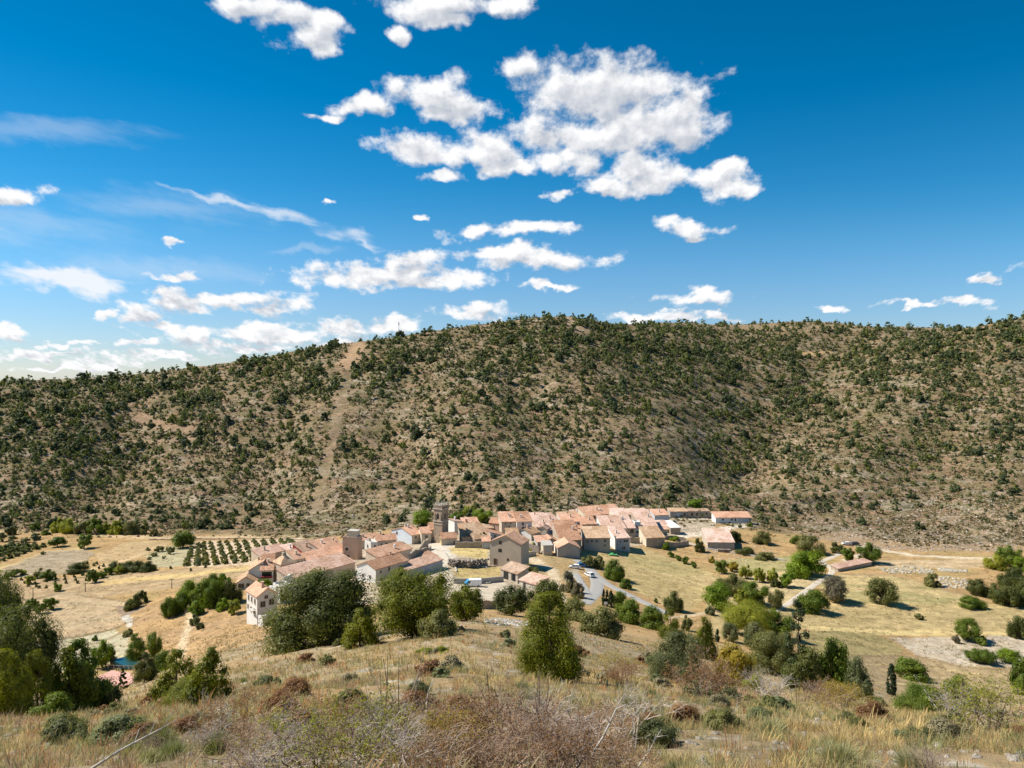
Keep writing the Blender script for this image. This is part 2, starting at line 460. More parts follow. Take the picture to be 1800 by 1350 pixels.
AL = AL * (1 - fm)[..., None] + fore * fm[..., None]
zone = (GY > 135) & (GY < 372)
def paint(poly, c, f=1.0, tex=.4, z=None, c2=None):
    m = inpoly(QX, QY, poly) & (zone if z is None else z)
    if not m.any(): return
    c = np.array(c); v = n_fld[m] if c2 is not None else n_mid[m]
    cc = np.where((v > .5)[:, None], np.array(c2), c) if c2 is not None else np.repeat(c[None], m.sum(), 0)
    if c2 is not None:
        s = sstep(.4, .6, v)[:, None]; cc = c * (1 - s) + np.array(c2) * s
    cc = cc * (1 + tex * (n_fin[m] - .5) + tex * (n_fld[m] - .5))[:, None]
    AL[m] = AL[m] * (1 - f) + cc * f
# left valley
paint([(-300,1000),(0,1000),(75,970),(150,962),(165,975),(120,1005),(60,1015),(0,1018),(-300,1020)], (.36,.285,.19), c2=(.30,.23,.15))
paint([(165,975),(230,950),(300,952),(240,985),(180,995)], (.47,.345,.18), c2=(.40,.28,.15))
paint([(255,978),(300,957),(335,965),(325,995),(275,998)], (.40,.35,.22), c2=(.36,.31,.18))
paint([(322,998),(336,953),(530,946),(545,975),(440,992)], (.53,.41,.28), tex=.35)
paint([(0,1020),(200,1010),(330,1000),(470,990),(450,1012),(330,1030),(180,1050),(0,1062)], (.43,.31,.175), c2=(.37,.26,.145))
paint([(180,1020),(330,1007),(460,992),(462,998),(330,1014),(180,1030)], (.52,.37,.17))
paint([(-300,1052),(0,1062),(110,1040),(230,1060),(250,1075),(190,1112),(90,1126),(-300,1130)], (.46,.35,.21), c2=(.42,.30,.175))
paint([(70,1128),(200,1106),(226,1120),(222,1150),(190,1168),(60,1190),(-100,1195)], (.46,.41,.27), c2=(.42,.36,.24))
paint([(200,1066),(262,1064),(250,1082),(215,1086)], (.30,.215,.15))
paint([(212,1086),(250,1076),(252,1092),(228,1104)], (.50,.455,.38))
paint([(232,1082),(265,1062),(310,1060),(450,1085),(470,1110),(440,1160),(330,1180),(260,1165),(236,1120)], (.42,.27,.13), c2=(.36,.235,.125))
# village ground
paint([(430,1000),(600,950),(700,935),(900,915),(1180,905),(1262,912),(1250,930),(1200,946),(1080,966),(1020,1000),(960,1052),(800,1052),(640,1062),(500,1062)], (.42,.34,.245))
paint([(742,956),(792,950),(802,975),(785,1004),(760,1012),(745,985)], (.55,.48,.39), tex=.1)
paint([(786,962),(862,966),(862,984),(800,978)], (.50,.385,.17))
paint([(798,997),(884,997),(884,1014),(798,1020)], (.48,.35,.16), c2=(.42,.34,.14))
paint([(790,1026),(885,1022),(905,1040),(880,1058),(800,1050)], (.53,.45,.34), tex=.1)
paint([(1020,940),(1060,966),(1040,985),(990,1005),(1000,1060),(950,1075),(905,1000),(930,975),(960,970)], (.42,.28,.135), c2=(.37,.27,.14))
# right valley
paint([(1028,962),(1130,963),(1190,985),(1262,1012),(1296,1024),(1240,1052),(1200,1078),(1110,1038),(1062,992)], (.45,.335,.165), c2=(.37,.28,.13))
paint([(1095,968),(1170,984),(1250,1008),(1200,1014),(1110,994)], (.31,.27,.115), .6, c2=(.38,.29,.13))
paint([(1262,986),(1400,976),(1392,1008),(1300,1008)], (.29,.275,.115), c2=(.34,.28,.13))
paint([(1300,1010),(1420,1000),(1440,1012),(1380,1060),(1330,1070),(1250,1075),(1240,1056)], (.47,.36,.19))
paint([(1440,1024),(1480,1008),(1560,1010),(1640,1028),(1730,1056),(1700,1066),(1560,1062),(1470,1062)], (.33,.285,.125), c2=(.43,.325,.16))
paint([(1250,1078),(1420,1062),(1800,1062),(2200,1060),(2200,1120),(1800,1114),(1560,1112),(1420,1104),(1250,1120)], (.46,.345,.17), c2=(.36,.275,.13))
paint([(1420,1100),(1560,1106),(1800,1112),(1800,1118),(1560,1116),(1420,1108)], (.54,.41,.19))
paint([(1390,1108),(1540,1112),(1592,1142),(1580,1152),(1430,1152)], (.285,.235,.105), c2=(.33,.26,.12))
paint([(1565,1121),(1800,1118),(2100,1118),(2100,1180),(1800,1176),(1700,1172),(1612,1152)], (.50,.43,.335), tex=.3, c2=(.44,.36,.26))
paint([(1480,1154),(1612,1155),(1700,1174),(1800,1180),(2100,1182),(2100,1240),(1480,1240)], (.39,.285,.155), c2=(.34,.25,.14))
paint([(1540,985),(1760,982),(1780,994),(1640,1000),(1540,998)], (.47,.345,.20), z=GY < 345)
hz = (GY > 330) & (GY < 460)
paint([(1380,935),(1560,930),(1800,880),(2100,870),(2100,975),(1720,985),(1500,960)], (.35,.245,.155), .65, z=hz, c2=(.31,.235,.17))
paint([(1225,556),(1580,556),(1580,572),(1420,584),(1250,576)], (.40,.28,.18), .8, z=GY > 700, c2=(.33,.235,.15))
# bare strips and clearings on the far hill
hs = GY > 380
SCR = np.ones_like(H)
for line, w, c, f in (([(628,612),(612,655),(600,705),(585,770),(565,850),(555,900)], 13, (.27,.19,.12), .45), ([(250,735),(300,752),(345,760)], 20, (.36,.225,.14), .7),
                      ([(240,778),(330,772),(400,778)], 12, (.37,.25,.165), .7), ([(1415,622),(1455,619)], 9, (.55,.36,.18), .9), ([(1000,562),(1025,580)], 14, (.40,.28,.18), .8), ([(610,640),(630,610)], 20, (.42,.27,.16), .8)):
    d = pline(QX, QY, line); k = (1 - sstep(w * .6, w * 1.2, d)) * f * hs
    AL = lerp3(AL, c, k) if k.max() > 0 else AL
    SCR = SCR * (1 - .75 * k)
# terrace edges, banks and furrow lines of the fields
for line, w, c in (([(-50,1066),(60,1052),(110,1041),(230,1060)], 2.6, (.24,.18,.10)), ([(60,1132),(140,1118),(200,1106),(250,1083)], 3, (.22,.165,.09)), ([(140,1042),(250,1027),(460,1000)], 2.6, (.25,.19,.10)),
                   ([(0,1000),(75,971),(150,963)], 3, (.50,.37,.18)), ([(75,1020),(200,1012),(330,1001)], 2.4, (.27,.20,.11)), ([(185,1020),(300,1013),(470,995)], 3, (.54,.40,.18)), ([(225,1110),(180,1128),(60,1150)], 2.5, (.30,.22,.12)),
                   ([(165,975),(120,1006),(60,1017)], 2.5, (.26,.20,.11)), ([(1040,985),(1110,1036),(1200,1078)], 3, (.54,.40,.19)), ([(1100,990),(1180,1012),(1240,1030)], 2.2, (.52,.40,.20)), ([(1262,1008),(1330,1010),(1440,1004)], 2.6, (.52,.39,.18)),
                   ([(1440,1062),(1560,1063),(1700,1068),(1800,1064)], 3.4, (.55,.42,.19)), ([(1250,1080),(1400,1084),(1600,1088),(1800,1088)], 2.2, (.30,.23,.11)), ([(1420,1103),(1600,1110),(1800,1117)], 3.6, (.56,.43,.20)), ([(1430,1153),(1580,1153),(1612,1154),(1700,1174),(1800,1179)], 3, (.27,.20,.11)),
                   ([(1480,1166),(1600,1170),(1720,1186)], 2, (.50,.38,.19)), ([(1480,1196),(1640,1204),(1800,1206)], 2, (.50,.38,.19)), ([(1480,1010),(1560,1011),(1640,1029),(1730,1057)], 3, (.30,.21,.12)), ([(1500,1080),(1640,1078),(1800,1074)], 1.8, (.31,.245,.115))):
    d = pline(QX, QY, line); k = (1 - sstep(w * .5, w * 1.3, d)) * zone * (.35 + .65 * sstep(.3, .6, n_mid))
    AL = lerp3(AL, c, k)
# tracks worn into the ground
for line, w, c in (([(338,1062),(331,1090),(324,1130),(312,1165)], 9, (.54,.41,.26)), ([(905,975),(945,986),(968,1004),(978,1030),(990,1062)], 11, (.58,.46,.31)),
                   ([(785,1004),(792,1030),(775,1050)], 10, (.54,.46,.35)), ([(1195,944),(1240,938),(1290,926),(1325,918)], 10, (.62,.53,.41)),
                   ([(1130,912),(1200,911),(1252,911)], 8, (.58,.49,.38)), ([(0,932),(100,934),(180,942),(330,945),(530,942)], 5, (.50,.365,.21)),
                   ([(1330,1078),(1280,1072),(1210,1082),(1170,1086)], 6, (.52,.40,.25)), ([(1545,966),(1600,976),(1680,981),(1740,981)], 4, (.60,.50,.36)),
                   ([(165,1000),(225,985),(290,957)], 5, (.50,.36,.2)), ([(1480,985),(1550,968),(1500,958)], 5, (.60,.50,.38))):
    d = pline(QX, QY, line); k = (1 - sstep(w * .55, w * 1.15, d)) * (zone | (GY < 400) & (GY > 135))
    AL = lerp3(AL, c, k)
AL *= (1 + .22 * (n_big - .5))[..., None]
AL = np.clip(AL, .02, .75)

m, nt, out = newmat('ground_soil')
c = node(nt, 'ShaderNodeAttribute', attribute_name='albedo').outputs['Color']
geo_ = node(nt, 'ShaderNodeNewGeometry').outputs['Position']
na = node(nt, 'ShaderNodeTexNoise', {'Vector': geo_, 'Scale': 1.1, 'Detail': 7, 'Roughness': .72}).outputs[0]
nb = node(nt, 'ShaderNodeTexNoise', {'Vector': geo_, 'Scale': .28, 'Detail': 6, 'Roughness': .7}).outputs[0]
hm_ = node(nt, 'ShaderNodeAttribute', attribute_name='tint').outputs['Fac']
pv = node(nt, 'ShaderNodeVectorMath', {0: geo_, 1: (.8, .8, 2.0)}, operation='MULTIPLY').outputs[0]
s1 = node(nt, 'ShaderNodeTexNoise', {'Vector': pv, 'Scale': .30, 'Detail': 8, 'Roughness': .74}).outputs[0]
s2 = node(nt, 'ShaderNodeTexNoise', {'Vector': pv, 'Scale': .55, 'Detail': 6, 'Roughness': .75}).outputs[0]
c = mixc(nt, math_(nt, 'MULTIPLY', mrange(nt, s1, .45, .56, 0, .80), hm_), c, (.105, .098, .036))
c = mixc(nt, math_(nt, 'MULTIPLY', mrange(nt, s2, .57, .66, 0, .6), hm_), c, (.41, .335, .25))
cc = mixc(nt, 1.0, c, mrange(nt, na, .3, .7, .68, 1.28), 'MULTIPLY')
cc = mixc(nt, 1.0, cc, mrange(nt, nb, .3, .7, .72, 1.24), 'MULTIPLY')
hb = math_(nt, 'ADD', na, math_(nt, 'MULTIPLY', nb, 2.0))
bm = node(nt, 'ShaderNodeBump', {'Height': hb, 'Strength': .55, 'Distance': .35}).outputs[0]
p = node(nt, 'ShaderNodeBsdfPrincipled', {'Base Color': cc, 'Roughness': .95, 'Specular IOR Level': .08, 'Normal': bm})
nt.links.new(p.outputs[0], out.inputs[0])
ncol, nrow = H.shape
V = np.stack([GX, GY, H], -1).reshape(-1, 3)
ii, jj = np.meshgrid(np.arange(ncol - 1), np.arange(nrow - 1), indexing='ij')
a = (ii * nrow + jj).ravel(); b = ((ii + 1) * nrow + jj).ravel()
Q = np.stack([a, b, b + 1, a + 1], -1)
ter = link('terrain', np_mesh('terrain', V, Q, mats=[MAT['ground_soil']], smooth=True, colr=AL.reshape(-1, 3), tint=(hillc * SCR).ravel()))
tag(ter, kind='structure')

def strip(name, pts, width, mat, lift=.09, wv=None):
    """a road or path laid on the ground along photo points"""
    P = [np.array(hit1(*p)[:2]) for p in pts]
    S = [P[0]]
    for p0, p1 in zip(P[:-1], P[1:]):
        n = max(1, int(np.linalg.norm(p1 - p0) / .8))
        S += [p0 + (p1 - p0) * k / n for k in range(1, n + 1)]
    S = np.array(S)
    for _ in range(12): S[1:-1] = (S[:-2] + 2 * S[1:-1] + S[2:]) / 4
    T = np.gradient(S, axis=0); T /= np.linalg.norm(T, axis=1)[:, None]
    Nn = np.stack([-T[:, 1], T[:, 0]], 1)
    K = 7; vs = []
    w = np.interp(np.linspace(0, 1, len(S)), np.linspace(0, 1, len(width)), width) if isinstance(width, (list, tuple)) else np.full(len(S), width)
    w = w * (1 + .12 * (vnoise(np.arange(len(S)) / 5.0, np.zeros(len(S)), 4) - .5))
    for k in range(K):
        q = S + Nn * ((k / (K - 1) - .5) * w)[:, None]
        z = height(q[:, 0], q[:, 1]) + lift - (.25 if k in (0, K - 1) else 0)
        vs.append(np.column_stack([q, z]))
    V = np.stack(vs, 1).reshape(-1, 3)
    qs = [(i * K + k, (i + 1) * K + k, (i + 1) * K + k + 1, i * K + k + 1) for i in range(len(S) - 1) for k in range(K - 1)]
    o = link(name, np_mesh(name, V, np.array(qs), mats=[mat], smooth=True))
    return tag(o, kind='structure')
strip('road', [(1012,984),(1030,992),(1043,1008),(1050,1022),(1050,1036),(1040,1050),(1029,1062)], [4.2, 5, 5.6, 5.6, 5.2, 4.4, 4], MAT['asphalt'])
strip('road', [(1048,1012),(1066,1026),(1090,1038),(1120,1053),(1150,1067),(1176,1080)], [4.2, 4.4, 4.4, 4.2], MAT['asphalt'], .13)
strip('road', [(1012,1008),(1020,1022),(1030,1036),(1036,1050)], 3.2, MAT['asphalt'], .11)
strip('path', [(1352,1078),(1385,1062),(1412,1042),(1440,1022),(1462,1008),(1464,1000),(1452,992),(1440,988),(1462,980),(1482,970)], 3.0, MAT['track_gravel'])
# ------------------------------------------------------------------ vegetation
def unit(v): return v / np.maximum(np.linalg.norm(v, axis=-1, keepdims=True), 1e-9)

def quads(P, Nn, a, b, r):
    """leaf-shaped quads at P facing Nn, half sizes a x b"""
    n = len(P)
    rv = unit(r.normal(size=(n, 3)))
    t1 = unit(np.cross(Nn, rv)); t2 = np.cross(Nn, t1)
    a = np.broadcast_to(a, (n,))[:, None]; b = np.broadcast_to(b, (n,))[:, None]
    V = np.stack([P - t1 * a, P - t2 * b * .9 + t1 * a * .1, P + t1 * a, P + t2 * b], 1).reshape(-1, 3)
    return V

def crown_arrays(form, nlobe, nleaf, ls, seed, gaps=0.0):
    """unit crown: fits x,y in [-.5,.5] and z in [0,1]; many leaf-sized faces on a heap of uneven boughs"""
    r = np.random.default_rng(seed)
    L = []
    for k in range(nlobe):
        if form == 'round':
            d = unit(r.normal(size=3))
            q = r.uniform(.0, 1.0) ** .3; c = np.array([d[0] * .37 * q, d[1] * .37 * q, .54 + d[2] * .37 * q]); rad = r.uniform(.075, .165)
            sc = np.array([1, 1, 1.1])
        elif form == 'spread':
            d = unit(r.normal(size=3)); q = r.uniform(.5, 1); c = np.array([d[0] * .38 * q, d[1] * .38 * q, .62 + d[2] * .26 * q]); rad = r.uniform(.1, .17)
            sc = np.array([1, 1, 1.2])
        elif form == 'cone':
            z = r.uniform(0, 1) ** 1.25; env = .44 * (1 - z) ** .6 * min(1, .72 + z * 2.2); an = r.uniform(0, 2 * math.pi); q = r.uniform(.45, 1)
            c = np.array([math.cos(an) * env * q, math.sin(an) * env * q, .04 + z * .86]); rad = .075 + .09 * (1 - z) * r.uniform(.6, 1.1); sc = np.array([1, 1, 1.15])
        elif form == 'cyp':
            z = r.uniform(0, 1); env = .34 * (math.sin(math.pi * min(1, .16 + z * .86)) ** .7); an = r.uniform(0, 2 * math.pi)
            c = np.array([math.cos(an) * env, math.sin(an) * env, .03 + z * .9]); rad = .15; sc = np.array([1, 1, .35])
        elif form == 'dome':
            d = unit(r.normal(size=3)); d[2] = abs(d[2]); q = r.uniform(0, 1) ** .3; c = np.array([d[0] * .38 * q, d[1] * .38 * q, .08 + d[2] * .72 * q * r.uniform(.8, 1.1)]); rad = r.uniform(.075, .165)
            sc = np.array([1, 1, 1.2])
        elif form == 'pine':
            z = r.uniform(0, 1); env = .40 * (1 - z) ** .6 * min(1, .55 + z * 1.6); an = r.uniform(0, 2 * math.pi); q = r.uniform(.4, 1)
            c = np.array([math.cos(an) * env * q, math.sin(an) * env * q, .14 + z * .78]); rad = .07 + .09 * (1 - z) * r.uniform(.7, 1.1); sc = np.array([1, 1, .85])
        elif form == 'sparse':
            z = k / nlobe; env = .42 * (1 - z) ** .8 + .05; an = k * 2.4 + r.uniform(-.4, .4); q = r.uniform(.35, 1)
            c = np.array([math.cos(an) * env * q, math.sin(an) * env * q, .18 + z * .78]); rad = r.uniform(.06, .12) * (1.15 - .5 * z); sc = np.array([1, 1, .6])
        elif form == 'fir':
            z = k / nlobe; env = .46 * (1 - z); an = k * 2.4; q = r.uniform(.3, 1)
            c = np.array([math.cos(an) * env * q, math.sin(an) * env * q, .06 + z * .9 - .04 * q]); rad = .05 + .07 * (1 - z); sc = np.array([1, 1, .45])
        L.append((c, rad, sc, r.uniform(-.30, .30)))
    wts = np.array([l[1] ** 2 for l in L]); wts /= wts.sum()
    idx = r.choice(nlobe, nleaf, p=wts)
    C = np.array([l[0] for l in L])[idx]; RD = np.array([l[1] for l in L])[idx]; SC = np.array([l[2] for l in L])[idx]; TT = np.array([l[3] for l in L])[idx]
    D = unit(r.normal(size=(nleaf, 3)))
    inner = r.random(nleaf) < .16
    rr = np.where(inner, r.uniform(.15, .62, nleaf), r.uniform(.74, 1.12, nleaf))
    P = C + D * (RD * rr)[:, None] * SC
    P[:, 2] = np.clip(P[:, 2], .0, 1.02)
    out = unit(P - np.array([0, 0, .45]) * np.array([1, 1, 1]))
    Nn = unit(D * 1.0 + out * .5 + np.array([0, 0, .3]) + r.normal(size=(nleaf, 3)) * .34)
    lo_, hi_ = np.percentile(P, 1.5, axis=0), np.percentile(P, 98.5, axis=0)
    kx = 1.0 / max(hi_[0] - lo_[0], hi_[1] - lo_[1])
    if form not in ('cyp',): P[:, :2] = (P[:, :2] - (lo_[:2] + hi_[:2]) / 2) * kx
    else: P[:, :2] *= 1.0 / (hi_[0] - lo_[0])
    zb_ = {'round': .10, 'spread': .22, 'sparse': .12, 'pine': .05}.get(form, 0.0)
    P[:, 2] = zb_ + np.clip((P[:, 2] - lo_[2]) / (hi_[2] - lo_[2]), -.02, 1.03) * (1 - zb_)
    s = ls * r.uniform(.6, 1.25, nleaf) * np.where(inner, 2.3, 1.0)
    V = quads(P, Nn, s, s * (.6 if nleaf > 2000 else .8), r)
    asp = {'cone': 1.15, 'cyp': 3.4, 'sparse': 2.1, 'fir': 1.6, 'pine': 1.1}.get(form, 1.0 if form == 'round' else .75)
    Pr = np.repeat(P, 4, 0); V[:, 2] = Pr[:, 2] + (V[:, 2] - Pr[:, 2]) / asp
    tint = np.clip(.45 + TT + r.normal(0, .2, nleaf), 0, 1)
    return V, np.repeat(tint, 4)

def qidx(nv): return np.arange(nv, dtype=np.int32).reshape(-1, 4)

CROWN = {}
def crown_mesh(form, lod, var):
    key = (form, lod, var)
    if key not in CROWN:
        nl, n, ls = {'hi': (64, 46000, .0112), 'mid': (38, 7600, .026), 'low': (20, 1700, .050), 'tiny': (14, 340, .098)}[lod]
        if form == 'cyp': nl, n, ls = 70, 1500, .10
        if form == 'sparse': nl, n = max(16, nl // 2), int(n * .5)
        V, t = crown_arrays(form, nl, n, ls, 1000 + var * 37 + len(form) * 5 + n)
        if form == 'cyp':
            pass
        CROWN[key] = np_mesh('crown', V, qidx(len(V)), tint=t, mats=[MAT['leaf_oak']])
    return CROWN[key]

TRUNK = {}
def trunk_mesh(form, var):
    key = (form, var)
    if key not in TRUNK:
        r = random.Random(var * 13 + len(form)); b = MB()
        if form in ('cone', 'cyp', 'fir', 'pine', 'sparse'):
            x = y = 0; p = [0, 0, -.03]; n = 6; rad = .035 if form != 'cyp' else .09
            for k in range(n):
                q = [p[0] + r.uniform(-.012, .012), p[1] + r.uniform(-.012, .012), (k + 1) / n * .95]
                b.tube(p, q, rad * (1 - k / n * .85), rad * (1 - (k + 1) / n * .85), 6); p = q
                if form in ('pine', 'sparse', 'fir') or k < 3:
                    for _ in range(3):
                        a = r.uniform(0, 6.28); l = .3 * (1 - k / n) + .06
                        b.tube(p, [p[0] + math.cos(a) * l, p[1] + math.sin(a) * l, p[2] + l * .25], rad * .3, rad * .08, 4)
        else:
            base = .22 if form in ('round', 'spread') else .08
            p = [r.uniform(-.02, .02), r.uniform(-.02, .02), base]
            b.tube([0, 0, -.04], p, .042, .032, 8)
            for k in range(6):
                a = k * 1.05 + r.uniform(-.3, .3); l = r.uniform(.16, .28); hh = r.uniform(.22, .42)
                q = [p[0] + math.cos(a) * l * .55, p[1] + math.sin(a) * l * .55, base + hh * .55]
                b.tube(p, q, .024, .016, 6)
                e = [p[0] + math.cos(a) * l * 1.2, p[1] + math.sin(a) * l * 1.2, base + hh]
                b.tube(q, e, .016, .006, 5)
                for s in (-.6, .6):
                    b.tube(q, [q[0] + math.cos(a + s) * l * .6, q[1] + math.sin(a + s) * l * .6, q[2] + hh * .45], .011, .004, 4)
        TRUNK[key] = b.mesh('trunk', [MAT['bark']], True)
    return TRUNK[key]

def with_mat(o, m):
    if o.data.materials[0] is not m:
        o.material_slots[0].link = 'OBJECT'; o.material_slots[0].material = m

TREES = []
def tree(form, px, py, w, h, mat, label, name='tree', cat='tree', group=None, Y=None, lod=None, var=None, bark='bark', sink=.03, lean=(0, 0)):
    """a tree standing where photo pixel (px, py) meets the ground, w x h photo pixels large"""
    if Y is None: x, y, z = hit1(px, py)
    else: x, y = (px - CX) / F * Y, Y; z = h1(x, y)
    W = w * y / F; Hh = h * y / F
    if Y is not None: Hh = max(.5, -(py - h - HZ) / F * y - z)
    if lod is None: lod = 'hi' if w > 75 else 'mid' if w > 26 else 'low' if w > 11 else 'tiny'
    var = random.randrange(4) if var is None else var
    root = empty(name, (x, y, z - sink * Hh))
    root.scale = (W, W, Hh * (1 + sink)); root.rotation_euler = (lean[0], lean[1], random.uniform(0, 6.28))
    tag(root, label, cat, group)
    t = link('trunk', trunk_mesh(form, var), root); with_mat(t, MAT[bark])
    c = link('crown', crown_mesh(form, lod, var), root); with_mat(c, MAT[mat])
    TREES.append((x, y, W))
    return root
OAK, GOAK, JUN, GRN, BRI, LIM, YEL, OLV, SAG, GRY, PIN, CYP, RUS = ('leaf_' + k for k in 'oak greyoak juniper green bright lime yellow olive sage greytree pine cypress rust'.split())

# --- the slope in front of the village
tree('dome', 562, 1133, 188, 124, OAK, 'largest dark holm oak of the slope, hiding the long pink-roofed barn', 'holm_oak', var=0)
tree('round', 728, 1118, 130, 113, 'leaf_juniper', 'tall loose olive-green juniper with leaning bare limbs beside the largest holm oak', 'juniper_tree', var=1)
tree('cone', 633, 1136, 62, 66, JUN, 'bright low juniper tucked in front of the largest holm oak', 'juniper_tree')
tree('round', 820, 1092, 60, 60, JUN, 'small juniper below the parked white van', 'juniper_tree', var=2)
tree('dome', 768, 1120, 66, 46, OLV, 'low olive-green bush under the leaning limbs of the loose juniper', 'bush', 'bush')
tree('round', 899, 1082, 62, 50, OAK, 'dark round holm oak beside the brown stone terrace wall', 'holm_oak', var=3)
tree('round', 958, 1078, 58, 58, OAK, 'dark holm oak behind the conical juniper, beside the tiled sheds', 'holm_oak', var=0)
tree('cone', 967, 1192, 126, 144, JUN, 'large conical bright green juniper standing alone on the dry slope', 'juniper_tree', var=0)
tree('dome', 1188, 1200, 90, 84, GOAK, 'grey-green round holm oak bush beside the rust-brown dead shrub', 'holm_oak', var=1)
tree('cone', 1240, 1158, 44, 70, JUN, 'dark upright juniper behind the grey-green round holm oak', 'juniper_tree', var=2)
tree('cone', 1178, 1124, 38, 50, JUN, 'olive juniper between the road and the grey-green round holm oak', 'juniper_tree', var=3)
tree('round', 1207, 1108, 22, 24, OAK, 'small dark bush beside the lone thin cypress by the road end', 'bush', 'bush')
tree('round', 1284, 1128, 30, 32, GOAK, 'bluish dark holm oak in front of the yellow-green walnut', 'holm_oak')
tree('dome', 1008, 1090, 52, 36, OLV, 'olive scrub bush behind the conical juniper towards the road', 'bush', 'bush')
tree('dome', 1052, 1116, 74, 50, OLV, 'wide twiggy olive bush below the three cypresses', 'bush', 'bush', bark='grey_bark')
tree('dome', 1106, 1094, 46, 38, GRN, 'bright green bush below the road, nearer the cypresses', 'bush', 'bush')
tree('dome', 1146, 1104, 50, 40, GRN, 'bright green bush below the road, nearer the lone cypress', 'bush', 'bush')
tree('round', 1086, 1068, 30, 28, GRN, 'round green tree beside the three cypresses', 'tree')
tree('cyp', 1061, 1064, 6, 28, CYP, 'first of three slim cypresses by the road junction, closest to the road', 'cypress', group='three cypresses')
tree('cyp', 1067, 1064, 6, 27, CYP, 'middle one of three slim cypresses by the road junction', 'cypress', group='three cypresses')
tree('cyp', 1074, 1068, 8, 29, CYP, 'stoutest of three slim cypresses by the road junction, touching the round tree', 'cypress', group='three cypresses')
tree('cyp', 1152, 1078, 5, 11, CYP, 'tiny cypress at the verge of the asphalt road', 'cypress')
tree('cyp', 1171, 1089, 5, 16, CYP, 'thin dark cypress where the asphalt road leaves the bushes', 'cypress')
tree('cyp', 1261, 1128, 7, 22, CYP, 'thin dark cypress beside the bluish holm oak', 'cypress')
tree('cyp', 1567, 1222, 14, 54, CYP, 'tall dark cypress alone at the edge of the ploughed field', 'cypress', Y=128)
tree('spread', 1315, 1116, 78, 54, LIM, 'yellow-green walnut tree beyond the scrub thicket', 'walnut_tree')
tree('round', 1362, 1122, 62, 46, GRN, 'green tree joining the yellow-green walnut', 'tree')
tree('dome', 1332, 1142, 50, 46, GOAK, 'grey-green oak bush in front of the yellow-green walnut', 'bush', 'bush')
tree('dome', 1358, 1186, 84, 72, OLV, 'wide olive-green oak scrub beside the scraggy pine', 'bush', 'bush')
tree('sparse', 1404, 1204, 66, 148, PIN, 'scraggy tall pine with a bare thin stem and sparse boughs', 'pine_tree', var=1, Y=88)
tree('dome', 1414, 1204, 64, 62, OAK, 'dark oak scrub round the foot of the scraggy pine', 'bush', 'bush', Y=86)
tree('dome', 1470, 1196, 62, 70, GRN, 'rounded green oak with a pale stem past the scraggy pine', 'tree', Y=88)
tree('dome', 1510, 1206, 44, 46, SAG, 'smaller grey-green oak against the rounded green oak', 'tree', Y=84)
tree('dome', 1290, 1176, 66, 40, YEL, 'yellowing shrub between the dead shrub and the scraggy pine', 'shrub', 'shrub', Y=70)
tree('dome', 1325, 1216, 34, 30, LIM, 'small yellow-green shrub in front of the grey bare thicket', 'shrub', 'shrub')
tree('dome', 1600, 1200, 62, 44, GRN, 'rounded green tree standing in the brown ploughed field', 'tree', Y=178)
tree('dome', 1622, 1266, 84, 58, GRN, 'dark green bush on the brow below the brown field', 'bush', 'bush', Y=44)
tree('dome', 1690, 1250, 60, 56, GRN, 'square-topped green bush on the brow, to the side of the dark green one', 'bush', 'bush', Y=60)
tree('dome', 1655, 1262, 50, 36, BRI, 'bright low bush between the two bushes on the brow', 'bush', 'bush', Y=48)
tree('dome', 1800, 1212, 44, 52, GRN, 'dark green tree cut by the picture edge beyond the pale field', 'tree', Y=165)
tree('dome', 748, 1176, 40, 16, LIM, 'lime-green prostrate juniper glowing in the dry grass', 'juniper_bush', 'bush', Y=62)
tree('dome', 775, 1174, 34, 26, LIM, 'lime-green taller tuft of the prostrate juniper in the dry grass', 'juniper_bush', 'bush', Y=62)
# --- dense trees at the near left
tree('round', -6, 1128, 100, 108, OAK, 'highest dark holm oak of the near thicket by the picture edge', 'holm_oak', Y=64, var=0)
tree('round', -84, 1150, 150, 130, OAK, 'dark holm oak half outside the picture behind the thicket', 'holm_oak', Y=62, var=2)
tree('round', 30, 1196, 108, 120, OAK, 'broad dark holm oak in the middle of the near thicket', 'holm_oak', Y=56, var=1)
tree('cone', 8, 1256, 84, 110, JUN, 'bright juniper at the picture edge in the near thicket', 'juniper_tree', Y=50)
tree('cone', 66, 1254, 76, 104, JUN, 'bright juniper in front of the broad dark holm oak', 'juniper_tree', Y=54, var=1)
tree('cone', 122, 1250, 70, 106, JUN, 'tallest juniper in the front of the near thicket', 'juniper_tree', Y=56, var=2)
tree('pine', 146, 1232, 74, 104, GRN, 'dark pine between the near thicket and the bright plane tree', 'pine_tree', Y=60, var=0)
tree('dome', 176, 1250, 64, 52, OAK, 'dark low bush at the end of the near thicket below the pink paving', 'bush', 'bush', Y=62)
tree('dome', 90, 1262, 60, 40, GRN, 'green bush under the junipers of the near thicket', 'bush', 'bush', Y=46)
tree('cone', 310, 1234, 74, 88, JUN, 'bright bushy juniper standing before the dirt track', 'juniper_tree', var=3)
tree('cone', 364, 1238, 72, 94, JUN, 'darker juniper leaning against the bright bushy one', 'juniper_tree', var=0)
tree('dome', 336, 1240, 90, 44, JUN, 'low juniper skirt joining the two junipers before the dirt track', 'juniper_bush', 'bush')
